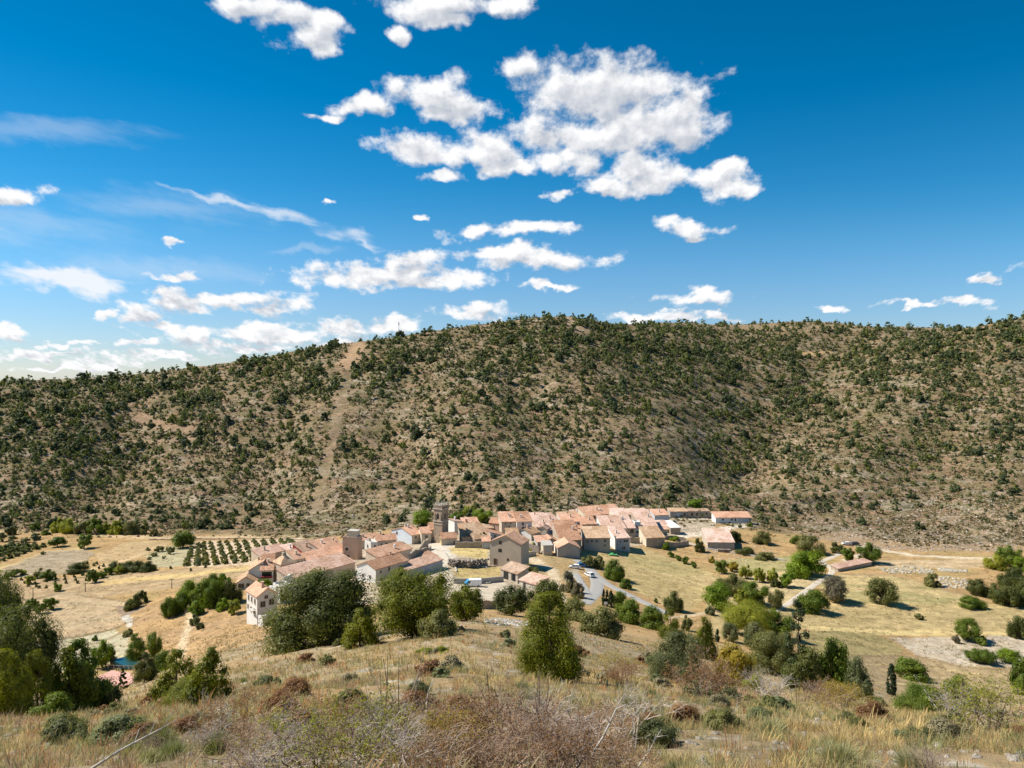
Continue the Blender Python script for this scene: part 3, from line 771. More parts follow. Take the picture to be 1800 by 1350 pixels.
# --- park with the pond
tree('round', 180, 1174, 34, 46, BRI, 'bright green plane tree beside the pond', 'plane_tree', var=1)
tree('round', 197, 1170, 18, 28, SAG, 'bluish small tree between the plane tree and the pond', 'tree')
tree('pine', 239, 1160, 34, 44, GRN, 'dark green tree behind the pond', 'tree')
tree('round', 272, 1156, 27, 42, GRN, 'round-headed green tree casting its shadow on the track bank', 'tree', var=0)
tree('pine', 254, 1200, 38, 52, OAK, 'dark pine hiding the end of the pond', 'pine_tree')
tree('dome', 284, 1180, 36, 34, GRN, 'green bush between the pond and the dirt track', 'bush', 'bush')
tree('fir', 212, 1213, 22, 36, PIN, 'small dark fir standing on the pink paving', 'fir_tree')
tree('dome', 226, 1118, 16, 12, OLV, 'small round bush above the pond trees', 'bush', 'bush')
tree('round', 167, 1126, 9, 9, GRN, 'sapling alone on the pale field above the pond', 'sapling')
# --- left fields
tree('round', 148, 964, 23, 24, GRN, 'round dark green tree with a trunk alone on the ploughed terrace', 'tree', var=1)
tree('spread', 101, 961, 26, 17, GRN, 'wide low green tree on the edge of the ploughed terrace', 'tree')
tree('round', 321, 963, 36, 29, GRN, 'big round walnut at the corner of the olive grove', 'walnut_tree', var=2)
tree('dome', 136, 1006, 36, 16, OAK, 'dark oval holm oak clump in the field', 'holm_oak')
for k, x in enumerate((205, 224, 242, 260)):
    tree('dome', x, 1004, 28, 17, OAK, 'one of the dark holm oaks making the straight hedge below the almond plot', 'holm_oak', group='dark oaks of the straight hedge')
for x, y, w, h, m, l in ((84, 1019, 24, 19, GRN, 'roundest green orchard tree in the left field'), (66, 1016, 16, 16, OLV, 'olive-green orchard tree beside the roundest one'), (12, 1018, 16, 12, GRN, 'green orchard tree at the picture edge'),
                         (26, 1013, 16, 12, GRN, 'green orchard tree second from the picture edge'), (53, 1026, 18, 14, LIM, 'yellowish orchard tree in front of the orchard row'), (40, 1010, 14, 10, LIM, 'pale orchard tree at the back of the orchard row'),
                         (163, 1024, 17, 22, GRN, 'two-stemmed green tree at the edge of the sapling plot'), (177, 1016, 16, 11, BRI, 'bright flat tree beside the straight oak hedge'), (192, 1010, 16, 13, GRN, 'green tree touching the straight oak hedge'), (208, 1009, 14, 13, LIM, 'lime tree in front of the straight oak hedge'),
                         (102, 1039, 15, 15, BRI, 'bright green shrubby tree among the saplings'), (89, 1071, 22, 20, GRN, 'green tree with a clear shadow beside the field road'), (57, 1071, 18, 18, GRN, 'dark tree beside the field road, nearer the thicket'), (72, 1078, 15, 17, GRN, 'small tree between the field road and the thicket')):
    tree('round', x, y, w, h, m, l, 'fruit_tree')
tree('dome', 232, 1071, 26, 22, OAK, 'lower half of the leaning dark oak on the field edge', 'holm_oak')
tree('dome', 248, 1060, 22, 22, OAK, 'upper half of the leaning dark oak on the field edge', 'holm_oak')
for x, y, w, h, m, l in ((300, 1084, 30, 34, GRN, 'lowest green tree of the row along the dirt track'), (318, 1074, 34, 34, GRN, 'second green tree up the row along the dirt track'), (330, 1056, 34, 36, BRI, 'bright green tree halfway up the row along the dirt track'),
                         (356, 1064, 40, 44, GRN, 'broad green tree of the row beside the track top'), (380, 1066, 36, 46, GRN, 'green tree of the row before the white houses'), (372, 1040, 28, 30, GRN, 'thin green tree at the upper side of the row'),
                         (392, 1032, 26, 24, BRI, 'small bright tree at the far end of the row'), (405, 1060, 36, 40, OAK, 'dark tree of the row touching the gabled white house'), (345, 1080, 26, 24, BRI, 'bright shrub below the broad tree of the row'), (390, 1072, 22, 18, BRI, 'bright shrub at the foot of the row by the golden bank')):
    tree('dome', x, y, w, h, m, l, 'ash_tree')
tree('round', 412, 1080, 23, 24, LIM, 'yellow-green tree beside the three-storey white house', 'tree', var=1)
tree('dome', 343, 1098, 16, 18, SAG, 'grey-green shrub on the bank beside the dirt track', 'shrub', 'shrub')
tree('dome', 352, 1106, 14, 10, OAK, 'low dark shrub under the grey-green one by the dirt track', 'shrub', 'shrub')
# --- right valley
RV = [('dome',1415,1012,64,42,BRI,'largest bright green walnut tree beside the farm track','walnut_tree'),('round',1490,987,22,23,GRN,'small round green tree by the parked cars','tree'),
 ('round',1527,990,38,34,GRN,'large round green tree in front of the parked cars','tree'),('dome',1473,972,22,17,OAK,'dark bush just before the parked cars','bush'),
 ('dome',1424,972,44,30,OLV,'grey-olive thicket on the bank above the largest walnut','bush'),('dome',1399,956,18,15,GRN,'green shrub at the top of the bank above the largest walnut','bush'),
 ('round',1467,1057,48,42,GRY,'half-bare grey-brown tree beside the farm track','almond_tree'),('round',1551,1062,50,44,OLV,'solitary olive-green tree with open limbs in the green field','almond_tree'),
 ('dome',1428,1075,54,38,GRN,'wide green tree below the half-bare grey one','tree'),('round',1364,1070,28,33,OLV,'small olive-green tree at the bend of the farm track','tree'),
 ('round',1264,1072,58,46,BRI,'big bright green tree in front of the valley clump','walnut_tree'),('round',1287,1046,50,34,OLV,'olive-grey tree at the back of the valley clump','tree'),
 ('round',1327,1063,46,40,GRN,'open green tree with visible limbs at the end of the valley clump','tree'),('round',1304,1063,26,26,LIM,'small yellow-green tree in the middle of the valley clump','tree'),
 ('dome',1248,1081,17,15,SAG,'small bluish bush in front of the valley clump','bush'),('round',1269,1008,22,23,GRN,'green fruit tree at the start of the yellowing row','fruit_tree'),
 ('round',1288,1005,18,16,YEL,'golden-yellow fruit tree in the yellowing row','fruit_tree'),('round',1311,1017,21,23,LIM,'lime fruit tree after the golden one','fruit_tree'),
 ('round',1335,1023,19,23,LIM,'tall lime fruit tree in the middle of the yellowing row','fruit_tree'),('round',1358,1024,22,24,LIM,'yellowish fruit tree behind the dark bush','fruit_tree'),
 ('dome',1363,1032,19,14,OAK,'dark low bush under the yellowish fruit tree','bush'),('round',1384,1032,25,23,BRI,'bright lime fruit tree at the end of the yellowing row','fruit_tree'),
 ('round',1251,989,11,11,YEL,'small golden sapling on the reddish bank','fruit_tree'),('round',1180,979,12,10,GRN,'first round green sapling along the sloping field edge','sapling'),
 ('round',1192,985,11,9,GRN,'second round green sapling along the sloping field edge','sapling'),('round',1205,991,13,12,GRN,'third round sapling with a yellow top along the field edge','sapling'),
 ('round',1219,998,10,11,GRN,'last small green sapling along the field edge','sapling'),('dome',1230,970,16,22,OAK,'dark bush beside the round-walled barn','bush'),
 ('dome',1080,1018,36,34,GRN,'dark green almond tree with visible trunk beside the road','almond_tree'),('dome',1031,996,24,20,OLV,'olive bush at the head of the road','bush'),
 ('dome',1052,998,24,20,OLV,'olive bush between the head of the road and the almond tree','bush'),('dome',1100,1034,20,17,GRN,'low green bush on the verge below the almond tree','bush'),
 ('dome',1183,1073,34,32,OAK,'round dark green tree alone above the asphalt road','tree'),('dome',1153,1060,8,8,GRN,'tiny bush on the slope above the asphalt road','bush'),
 ('round',1701,1126,38,38,GRN,'green tree at the edge of the pale bare field','tree'),('spread',1712,1162,30,20,GRN,'spreading low fig tree on the pale field','fig_tree'),
 ('spread',1735,1166,32,22,GRN,'second spreading fig tree on the pale field','fig_tree'),('spread',1773,1164,36,22,BRI,'pale green fig tree nearest the picture edge on the pale field','fig_tree'),
 ('dome',1726,1133,20,14,GRN,'low bush behind the spreading fig trees','bush'),('round',1680,1130,13,15,GRY,'bare little tree beside the green one at the pale field','almond_tree'),
 ('dome',1719,1046,32,27,OAK,'front dark oak of the oak wood by the picture edge','holm_oak'),('dome',1745,1050,30,24,OAK,'second dark oak of the oak wood by the picture edge','holm_oak'),
 ('dome',1780,1036,44,38,OAK,'high dark oak at the back of the oak wood by the picture edge','holm_oak'),('dome',1772,1064,42,34,OAK,'lowest dark oak of the oak wood by the picture edge','holm_oak'),
 ('dome',1805,1062,40,46,OAK,'outermost dark oak of the oak wood, cut by the picture edge','holm_oak'),('dome',1792,1122,34,38,OAK,'dark oak below the oak wood on the reddish bank','holm_oak'),
 ('round',1773,997,42,36,GRN,'big green tree above the oak wood','tree'),('dome',1748,1000,34,24,LIM,'yellow-green bush beside the big green tree','bush'),('round',1798,1006,30,26,BRI,'bright tree beyond the big green one at the picture edge','tree'),
 ('dome',1709,1068,40,20,GRN,'long green shrub on the edge of the green field','shrub'),('dome',1638,1030,24,22,OLV,'olive shrub on the white rubble bank','shrub'),('dome',1615,1088,14,10,OLV,'small shrub on the field edge below the solitary tree','shrub')]
for f_, x, y, w, h, m, l, n in RV: tree(f_, x, y, w, h, m, l, n, 'bush' if n in ('bush', 'shrub') else 'tree')
# --- in and behind the village
VG = [('round',742,924,40,26,BRI,'bright green tree close to the church tower','tree'),('round',802,918,24,17,GRN,'green tree behind the white gable near the church','tree'),('round',848,918,34,24,BRI,'bright tree behind the tiled roofs past the church','tree'),
 ('round',826,910,22,20,LIM,'yellowish poplar past the church','tree'),('cone',913,908,18,16,PIN,'dark pine behind the two-tone house','pine_tree'),('cone',932,908,13,14,PIN,'smaller pine behind the two-tone house','pine_tree'),
 ('round',1222,897,26,20,BRI,'bright green pine above the long stone shed','pine_tree'),('dome',700,966,25,12,BRI,'green vine canopy in front of the beige house with arched door','vine'),('round',847,953,18,17,OLV,'brownish small tree in the yard behind the gate','tree'),
 ('dome',936,968,13,13,LIM,'lime bush in the lane behind the tall gable house','bush'),('dome',464,1034,30,15,BRI,'bright vine in front of the house with the red balcony','vine'),('dome',1170,966,12,13,BRI,'bright bush at the end of the walled yard','bush'),
 ('dome',1186,950,16,8,BRI,'green plants inside the walled yard','bush'),('dome',766,938,12,14,GRN,'green bush beside the church tower foot','bush'),('round',1301,928,6,8,OAK,'middle small tree on the forecourt of the long orange roof','tree'),
 ('round',1288,926,4,6,OAK,'smallest tree on the forecourt of the long orange roof','tree'),('dome',1318,926,9,9,GRN,'roundest small tree on the forecourt of the long orange roof','tree'),('dome',1292,952,24,18,OAK,'dark bush behind the round-walled barn','bush'),
 ('dome',1340,956,28,22,OLV,'olive bush on the rocky bank past the round-walled barn','bush'),('dome',1310,974,30,12,OAK,'dark low bush on the bank beside the pale wall','bush'),('dome',930,1012,34,18,OLV,'scrub in the shade of the tall gable house','bush'),
 ('dome',1000,1040,26,34,GRY,'brown scrub on the bank between the tracks','bush'),('dome',1016,1050,22,26,GRY,'brown scrub lower on the bank beside the road','bush'),('dome',800,994,10,10,LIM,'yellow-green bush at the boulder wall','bush'),
 ('dome',1344,983,32,12,OLV,'scrub patch on the red bank below the pale wall','bush'),('round',515,988,10,12,OLV,'small tree at the edge of the olive grove by the roofs','tree')]
for f_, x, y, w, h, m, l, n in VG: tree(f_, x, y, w, h, m, l, n, 'bush' if n == 'bush' else 'vine' if n == 'vine' else 'tree')
for x, y, w, h, m in ((104,934,26,22,LIM),(124,936,30,24,LIM),(144,938,26,20,OLV),(166,938,26,26,GRN),(188,936,20,16,LIM),(206,938,24,22,LIM),(228,938,28,22,OLV),(250,938,18,14,OLV),(20,940,18,14,OAK),(62,932,16,12,GRN),(80,940,14,9,GRN),(270,942,14,12,OLV)):
    tree('dome', x, y, w, h, m, 'leafy bush in the green belt along the foot of the left hill', 'bush', 'bush', group='green belt at the hill foot')
for x, y, w, h in ((3,952,14,16),(22,952,14,10),(44,954,16,9),(62,949,18,12),(20,958,12,8),(28,968,12,8),(76,975,8,6)):
    tree('round', x, y, w, h, SAG, 'small almond tree scattered on the upper terrace by the picture edge', 'almond_tree', group='almond trees of the upper terrace')
for x, y, w, h in ((260,968,8,6),(280,970,14,10),(300,974,13,12),(270,978,12,6),(262,984,8,5),(288,982,6,5),(296,968,9,6)):
    tree('round', x, y, w, h, OLV, 'small almond tree in the pale plot beside the olive grove', 'almond_tree', group='almond trees of the pale plot')

# --- olive groves and saplings: every tree its own object, one shared mesh per shape
def single(form, px, py, w, h, mat, label, name, cat, group, lod='tiny'):
    x, y, z = hit1(px, py)
    W, Hh = w * y / F, h * y / F
    o = link(name, crown_mesh(form, lod, random.randrange(4)), None, (x, y, z - .05 * Hh))
    o.scale = (W, W, Hh); o.rotation_euler.z = random.uniform(0, 6.28)
    with_mat(o, MAT[mat]); tag(o, label, cat, group)
    return o
rows = [((328, 995), (338, 965)), ((347, 995), (349, 958)), ((362, 994), (358, 956)), ((380, 993), (370, 956)), ((396, 992), (385, 955)), ((414, 990), (399, 954)), ((430, 988), (414, 953)), ((447, 985), (430, 953)),
        ((464, 981), (446, 952)), ((480, 976), (461, 952)), ((496, 972), (477, 951)), ((508, 966), (493, 951)), ((520, 962), (508, 950))]
for (x0, y0), (x1, y1) in rows:
    n = 9
    for k in range(n):
        t = (k / (n - 1)) ** 1.15
        single('dome', x0 + (x1 - x0) * t + random.uniform(-1, 1), y0 + (y1 - y0) * t, 12.5 - 3.5 * t, 8.5 - 3 * t, OLV if random.random() < .7 else SAG, 'one of the olive trees planted in rows beside the village', 'olive_tree', 'tree', 'olive trees in the grove beside the village')
for (x0, y0), (x1, y1) in (((-8, 990), (75, 962)), ((-8, 982), (60, 960)), ((-8, 975), (44, 962)), ((-8, 968), (30, 962))):
    for k in range(8):
        t = k / 7
        single('dome', x0 + (x1 - x0) * t, y0 + (y1 - y0) * t, 12, 8, OAK if random.random() < .4 else SAG, 'one of the dark olive trees in the block at the left picture edge', 'olive_tree', 'tree', 'olive trees at the picture edge')
for x, y in ((113,1014),(114,1020),(116,1026),(131,1015),(133,1021),(137,1026),(146,1012),(152,1021),(170,992),(165,995),(182,996),(174,1000),(98,1018),(97,1025),(81,1023),(81,1034),(69,1034),(64,1032),(62,1027),(50,1031),(44,1026),(38,1020),(300,1000),(336,1004),(361,998),(226,1004),(153,992)):
    single('dome', x, y, 5, 5.5, OAK, 'dark knee-high sapling planted in the open field', 'sapling', 'sapling', 'saplings in the left field')

# --- the far hillside
def dens(px, py):
    d = .50
    d += .45 * (1 - sstep(150, 430, px))
    d += .38 * (1 - sstep(600, 690, py)) * (px > 520)
    d -= .22 * math.exp(-(((px - 930) / 260) ** 2 + ((py - 840) / 90) ** 2))
    d -= .30 * sstep(1330, 1520, px) * sstep(770, 850, py)
    d += .35 * math.exp(-((px - (1270 - (py < 760) * (760 - py) * .5)) / 70) ** 2) * (py < 850)
    d += .2 * math.exp(-(((px - 1560) / 130) ** 2 + ((py - 770) / 40) ** 2))
    d -= .3 * sstep(880, 920, py) * (px > 420)
    return d
clear = [([(628,612),(612,655),(600,705),(585,770),(565,850),(555,900)], 11), ([(250,735),(300,752),(345,760)], 18), ([(1415,622),(1455,619)], 8), ([(240,778),(330,772)], 8), ([(605,640),(632,606)], 15), ([(1000,565),(1020,585)], 12)]
cand = []
nn = 46000
cx_ = rng.uniform(-260, 2060, nn); cy_ = rng.uniform(552, 930, nn)
clump = fbm(cx_ / 70, cy_ / 40, 120, 3)
X_, Y_, Z_ = hit(cx_, cy_)
cells = {}
okc = np.ones(nn, bool)
for line, w in clear: okc &= pline(cx_, cy_, line) > w * rng.uniform(.3, 1.6, nn)
for k in range(nn):
    if np.isnan(Y_[k]) or not okc[k]: continue
    f_ = float(np.interp(cx_[k], FPX, FY)) + 6 + 30 * (1400 < cx_[k] < 1700)
    if Y_[k] < f_ + 8 or Y_[k] > 1350: continue
    d = .12 - .35 * (1230 < cx_[k] < 1580 and cy_[k] < 582) + float(dens(cx_[k], cy_[k])) + (clump[k] - .5) * 1.6
    d = max(.03, d)
    if rng.random() > d: continue
    sp = 3.5 + 3.8 * (1 - min(1, d))
    sp_px = sp * F / Y_[k] * .8
    g = (int(cx_[k] // 14), int(cy_[k] // 10)); bad = False
    for gx in (g[0] - 1, g[0], g[0] + 1):
        for gy in (g[1] - 1, g[1], g[1] + 1):
            for q in cells.get((gx, gy), ()):
                if abs(cx_[q] - cx_[k]) < sp_px and abs(cy_[q] - cy_[k]) < sp_px * .55: bad = True
    if bad: continue
    cells.setdefault(g, []).append(k)
    big_ = math.exp(-abs(rng.normal(0, .45)))
    hh = (1.9 + 4.3 * rng.random() ** 1.7) * (1.0 + .55 * sstep(450, 900, Y_[k])) * (.85 if cy_[k] > 800 else 1)
    cand.append((k, float(hh), float(hh * rng.uniform(.8, 1.25))))
print('hill trees', len(cand))
cand.sort(key=lambda c: -(c[1] * c[2]) / Y_[c[0]] ** 2 if 0 < cx_[c[0]] < 1800 else 0)
lowc = [(f_, crown_arrays(f_, 13, 190, .085, 500 + i)) for i, f_ in enumerate(['cone', 'dome', 'dome', 'pine', 'dome', 'cone'])]
for n_, (k, hh, ww) in enumerate(cand[:285]):
    form = random.choice(['pine', 'dome', 'dome', 'cone'])
    o = link('hillside_pine', crown_mesh(form, 'low', random.randrange(4)), None, (X_[k], Y_[k], Z_[k] - .12 * hh))
    o.scale = (ww, ww, hh); o.rotation_euler.z = random.uniform(0, 6.28)
    with_mat(o, MAT['leaf_hill'])
    tag(o, 'dark green pine or juniper scattered over the scrubby far hillside', 'tree', 'pines scattered on the far hillside')
VS = []; TS = []
for (k, hh, ww) in cand[285:]:
    f_, (V, t) = lowc[rng.integers(len(lowc))]
    a = rng.uniform(0, 6.28); ca, sa = math.cos(a), math.sin(a)
    P = np.empty_like(V)
    P[:, 0] = (V[:, 0] * ca - V[:, 1] * sa) * ww + X_[k]; P[:, 1] = (V[:, 0] * sa + V[:, 1] * ca) * ww + Y_[k]; P[:, 2] = V[:, 2] * hh + Z_[k] - .12 * hh
    VS.append(P); TS.append(np.clip(t + rng.normal(0, .13), 0, 1))
VS = np.concatenate(VS)
tag(link('woodland', np_mesh('woodland', VS, qidx(len(VS)), tint=np.concatenate(TS), mats=[MAT['leaf_hill']])), 'dark pines and junipers thinning out over the far ridge', 'woodland', kind='stuff')

# --- low scrub on the far hill (nobody could count it)
ns = 260000
sx = rng.uniform(-260, 2060, ns); sy = rng.uniform(556, 985, ns)
SX, SY, SZ = hit(sx, sy)
ok = ~np.isnan(SY) & (SY > np.interp(sx, FPX, FY) + rng.normal(0, 6, ns)) & (SY < 1300)
cl = .5 * fbm(sx / 26, sy / 16, 140, 3) + .5 * fbm(sx / 9, sy / 4, 150, 2)
ok &= rng.random(ns) < np.clip((cl - .40) * 5.0, .04, 1)
for line, w in clear: ok &= pline(sx, sy, line) > w * .8
sx, sy, SX, SY, SZ = (v[ok] for v in (sx, sy, SX, SY, SZ))
m_ = len(SX); print('scrub', m_)
per = 7
sc = (.28 + .95 * rng.random(m_) ** 2.6) * (1 + .5 * sstep(450, 850, SY))
D = unit(rng.normal(size=(m_, per, 3))); D[..., 2] = np.abs(D[..., 2])
P = np.stack([SX, SY, SZ], 1)[:, None, :] + D * (sc[:, None, None] * np.array([.75, .75, .7])) * rng.uniform(.5, 1.0, (m_, per, 1))
Nn = unit(D + rng.normal(size=D.shape) * .4)
V = quads(P.reshape(-1, 3), Nn.reshape(-1, 3), np.repeat(sc * .52, per), np.repeat(sc * .36, per), rng)
pal = np.array([1.45, 1.28, 1.2]) * np.array([(.10, .095, .042), (.135, .118, .058), (.155, .128, .068), (.19, .15, .085), (.085, .088, .038), (.13, .115, .075), (.075, .085, .032)])
cc_ = pal[rng.integers(len(pal), size=m_)] * rng.uniform(.75, 1.25, (m_, 1))
cc_ = np.repeat(np.repeat(cc_, per, 0) * rng.uniform(.8, 1.2, (m_ * per, 1)), 4, 0)
tag(link('scrub', np_mesh('scrub', V, qidx(len(V)), colr=cc_, mats=[MAT['scrub_leaves']])), 'low olive-brown scrub covering the far hillside', 'scrub', kind='stuff')
# ------------------------------------------------------------------ buildings
WINDOW = {}
def window_obj(w, h, kind, parent, origin, du, dn, frame):
    """one window or door: frame ring and dark pane, standing on a wall with direction du and outward normal dn"""
    b = MB(); t = .10
    du = np.array([du[0], du[1], 0]); dn = np.array([dn[0], dn[1], 0]); up = np.array([0, 0, 1.0])
    def slab(u0, u1, v0, v1, n0, n1, m):
        bt = [du * u + up * v + dn * n0 for u, v in ((u0, v0), (u1, v0), (u1, v1), (u0, v1))]
        tp = [p + dn * (n1 - n0) for p in bt]
        b.hexa(bt, tp, m)
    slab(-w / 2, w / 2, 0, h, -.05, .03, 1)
    if kind != 'shade_pane':  # without a frame, the dark pane stands for the shade inside an opening
        slab(-w / 2 - t, -w / 2, -t, h + t, -.05, .08, 0); slab(w / 2, w / 2 + t, -t, h + t, -.05, .08, 0)
        slab(-w / 2, w / 2, h, h + t, -.05, .08, 0); slab(-w / 2, w / 2, -t, 0, -.05, .12, 0)
        if kind == 'window': slab(-.03, .03, 0, h, .03, .06, 0)
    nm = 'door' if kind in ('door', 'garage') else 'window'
    pane = {'door': 'wood_door', 'garage': 'metal_door'}.get(kind, 'glass_and_shade_dark')
    return b.build(nm, [MAT[frame], MAT[pane]], parent, tuple(origin))

HOUSES = []
def house(name, label, B, L, Rr, th, roof, rise, wall, rmat, ll=None, lr=None, wl=(), wr=(), chim=1, cat='house', group='buildings of the village', over=.3, frame='window_frame', wall_l=None, back=None):
    """B = near corner (column, row of base, row of eave); L, Rr = columns where the left and right walls end; th = heading of the right wall (deg);
    ll, lr fix a wall's length in metres instead. wl, wr: openings on the left / right wall: (position 0..1, metres below the eave, width, height, kind)"""
    x, y, zg = hit1(B[0], B[1])
    if back: y = back; x = (B[0] - CX) / F * y; zg = h1(x, y)
    ze = -(B[2] - HZ) / F * y
    a = R(th); dr = np.array([math.cos(a), math.sin(a)]); dl = np.array([-math.sin(a), math.cos(a)])
    def solve(d, px):
        q = (px - CX) / F; den = d[0] - q * d[1]
        t = (q * y - x) / den if abs(den) > 1e-6 else 6
        return t if 1.2 < t < 40 else 6.0
    lr = lr or solve(dr, Rr); ll = ll or solve(dl, L)
    Bp = np.array([x, y]); corners = [Bp, Bp + dr * lr, Bp + dr * lr + dl * ll, Bp + dl * ll]
    zb = min(float(height(c[0], c[1])[0]) for c in corners) - .8
    cen = Bp + dr * lr / 2 + dl * ll / 2
    root = empty(name, (cen[0], cen[1], min(zg, h1(cen[0], cen[1]))))
    tag(root, label, cat, group)
    O = np.array([cen[0], cen[1], root.location.z])
    def P(s, t, z): q = Bp + dr * s + dl * t; return (q[0] - O[0], q[1] - O[1], z - O[2])
    # roof planes: list of (polygon in s,t ; function z)
    k = rise
    if roof == 'R':
        hz = lambda s, t: ze + k * (1 - abs(t - ll / 2) / (ll / 2)); planes = [[(-over, -over), (lr + over, -over), (lr + over, ll / 2), (-over, ll / 2)], [(-over, ll / 2), (lr + over, ll / 2), (lr + over, ll + over), (-over, ll + over)]]
        loops = [[(0, 0), (lr, 0)], [(lr, 0), (lr, ll / 2), (lr, ll)], [(lr, ll), (0, ll)], [(0, ll), (0, ll / 2), (0, 0)]]
    elif roof == 'L':
        hz = lambda s, t: ze + k * (1 - abs(s - lr / 2) / (lr / 2)); planes = [[(-over, -over), (lr / 2, -over), (lr / 2, ll + over), (-over, ll + over)], [(lr / 2, -over), (lr + over, -over), (lr + over, ll + over), (lr / 2, ll + over)]]
        loops = [[(0, 0), (lr / 2, 0), (lr, 0)], [(lr, 0), (lr, ll)], [(lr, ll), (lr / 2, ll), (0, ll)], [(0, ll), (0, 0)]]
    else:
        loops = [[(0, 0), (lr, 0)], [(lr, 0), (lr, ll)], [(lr, ll), (0, ll)], [(0, ll), (0, 0)]]
        full = [(-over, -over), (lr + over, -over), (lr + over, ll + over), (-over, ll + over)]
        if roof == 'front': hz = lambda s, t: ze + k * t / ll; planes = [full]          # low along the right wall
        elif roof == 'backlow': hz = lambda s, t: ze - k * t / ll; planes = [full]
        elif roof == 'leftlow': hz = lambda s, t: ze + k * s / lr; planes = [full]
        elif roof == 'rightlow': hz = lambda s, t: ze - k * s / lr; planes = [full]
        elif roof == 'hip':
            mh = min(lr, ll) / 2
            hz = lambda s, t: ze + k * min(s, lr - s, t, ll - t) / mh
            if lr >= ll: r0, r1 = (mh, ll / 2), (lr - mh, ll / 2)
            else: r0, r1 = (lr / 2, mh), (lr / 2, ll - mh)
            o = over; c = [(-o, -o), (lr + o, -o), (lr + o, ll + o), (-o, ll + o)]
            planes = [[c[0], c[1], r1, r0], [c[1], c[2], r1], [c[2], c[3], r0, r1], [c[3], c[0], r0]] if lr >= ll else [[c[0], c[1], r0], [c[1], c[2], r1, r0], [c[2], c[3], r1], [c[3], c[0], r0, r1]]
        else: hz = lambda s, t: ze; planes = [[(0.02, 0.02), (lr - .02, 0.02), (lr - .02, ll - .02), (0.02, ll - .02)]]
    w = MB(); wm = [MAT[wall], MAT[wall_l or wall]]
    for i, lp in enumerate(loops):
        m = 1 if i == 3 else 0
        pts = [P(*lp[0], zb)] + [P(*lp[-1], zb)] + [P(s, t, hz(s, t)) for s, t in reversed(lp)]
        w.face(pts, m)
        ins = .0
    w.build('wall', wm, root)
    rb = MB(); thick = .16 if roof != 'flat' else .05
    for pl in planes:
        bot = []; tp = []
        for s, t in pl:
            z = hz(min(max(s, 0), lr), min(max(t, 0), ll)) if roof == 'hip' else hz(s, t)
            if roof == 'hip' and (s < 0 or t < 0 or s > lr or t > ll): z = ze - k * over / (min(lr, ll) / 2)
            bot.append(P(s, t, z - .04)); tp.append(P(s, t, z + thick))
        rb.hexa(bot, tp)
    ro = rb.build('roof', [MAT[rmat]], root)
    if roof == 'flat':
        pb = MB()
        for s0, t0, s1, t1 in ((0, 0, lr, 0), (lr, 0, lr, ll), (lr, ll, 0, ll), (0, ll, 0, 0)):
            n = np.array([s1 - s0, t1 - t0], float); n /= np.linalg.norm(n); q = np.array([-n[1], n[0]]) * .22
            e0 = (s0, t0); e1 = (s1 - n[0] * .0, t1 - n[1] * .0)
            bt = [P(e0[0], e0[1], ze + .06), P(e1[0], e1[1], ze + .06), P(e1[0] + q[0], e1[1] + q[1], ze + .06), P(e0[0] + q[0], e0[1] + q[1], ze + .06)]
            pb.hexa(bt, [(p_[0], p_[1], p_[2] + .45) for p_ in bt])
        pb.build('parapet', [MAT[wall]], root)
    rr = random.Random(int(B[0] * 7 + B[1]))
    for c in range(chim):
        s, t = (lr * rr.uniform(.2, .8), ll * rr.uniform(.4, .6)) if roof in ('R', 'hip', 'front', 'flat') else (lr * rr.uniform(.4, .6), ll * rr.uniform(.2, .8))
        z = hz(s, t); cb = MB(); q = P(s, t, z + .35)
        hh = rr.uniform(.7, 1.2)
        cb.box((q[0], q[1], q[2] + hh / 2 - .3), (.55, .5, hh + .6), a); cb.box((q[0], q[1], q[2] + hh + .06), (.75, .7, .1), a)
        cb.build('chimney', [MAT[rr.choice(['white_render', 'cream_render', 'brick_red_render'])]], ro)
    nr = (-dl[0], -dl[1]); nl = (-dr[0], -dr[1])
    for (f, dz, ww, hh, kd) in wr: window_obj(ww, hh, kd, root, P(lr * f, 0, ze - dz - hh), dr, nr, frame)
    for (f, dz, ww, hh, kd) in wl:
        window_obj(ww, hh, kd, root, P(0, ll * f, ze - dz - hh), dl, nl, frame)
    HOUSES.append(root)
    return dict(root=root, P=P, lr=lr, ll=ll, ze=ze, O=O, dr=dr, dl=dl, y=y, zb=zb, hz=hz)

def auto(n, rows=1, w=.9, h=1.1, first=.8, kinds=('window',), seed=1, skip=.2):
    r = random.Random(seed); o = []
    for j in range(rows):
        for i in range(n):
            if r.random() < skip: continue
            o.append(((i + .5 + r.uniform(-.12, .12)) / n, first + j * 2.6, w, h, r.choice(kinds)))
    return o
W_ = 'window'; D_ = 'door'; H_ = 'shade_pane'; G_ = 'garage'
wh, cr, be, ta, gy, bg, pb_, ye, pk, br, rs, ds, ps = ('white_render', 'cream_render', 'beige_render', 'tan_render', 'grey_render_and_shade', 'blue_grey_render_and_shade', 'pale_blue_render', 'yellow_render', 'pink_render', 'brick_red_render', 'rubble_stone', 'dark_stone', 'pale_stone')
ot, pt, og, bt_, oc = 'old_tiles', 'pink_tiles', 'orange_tiles', 'brown_tiles', 'ochre_tiles'

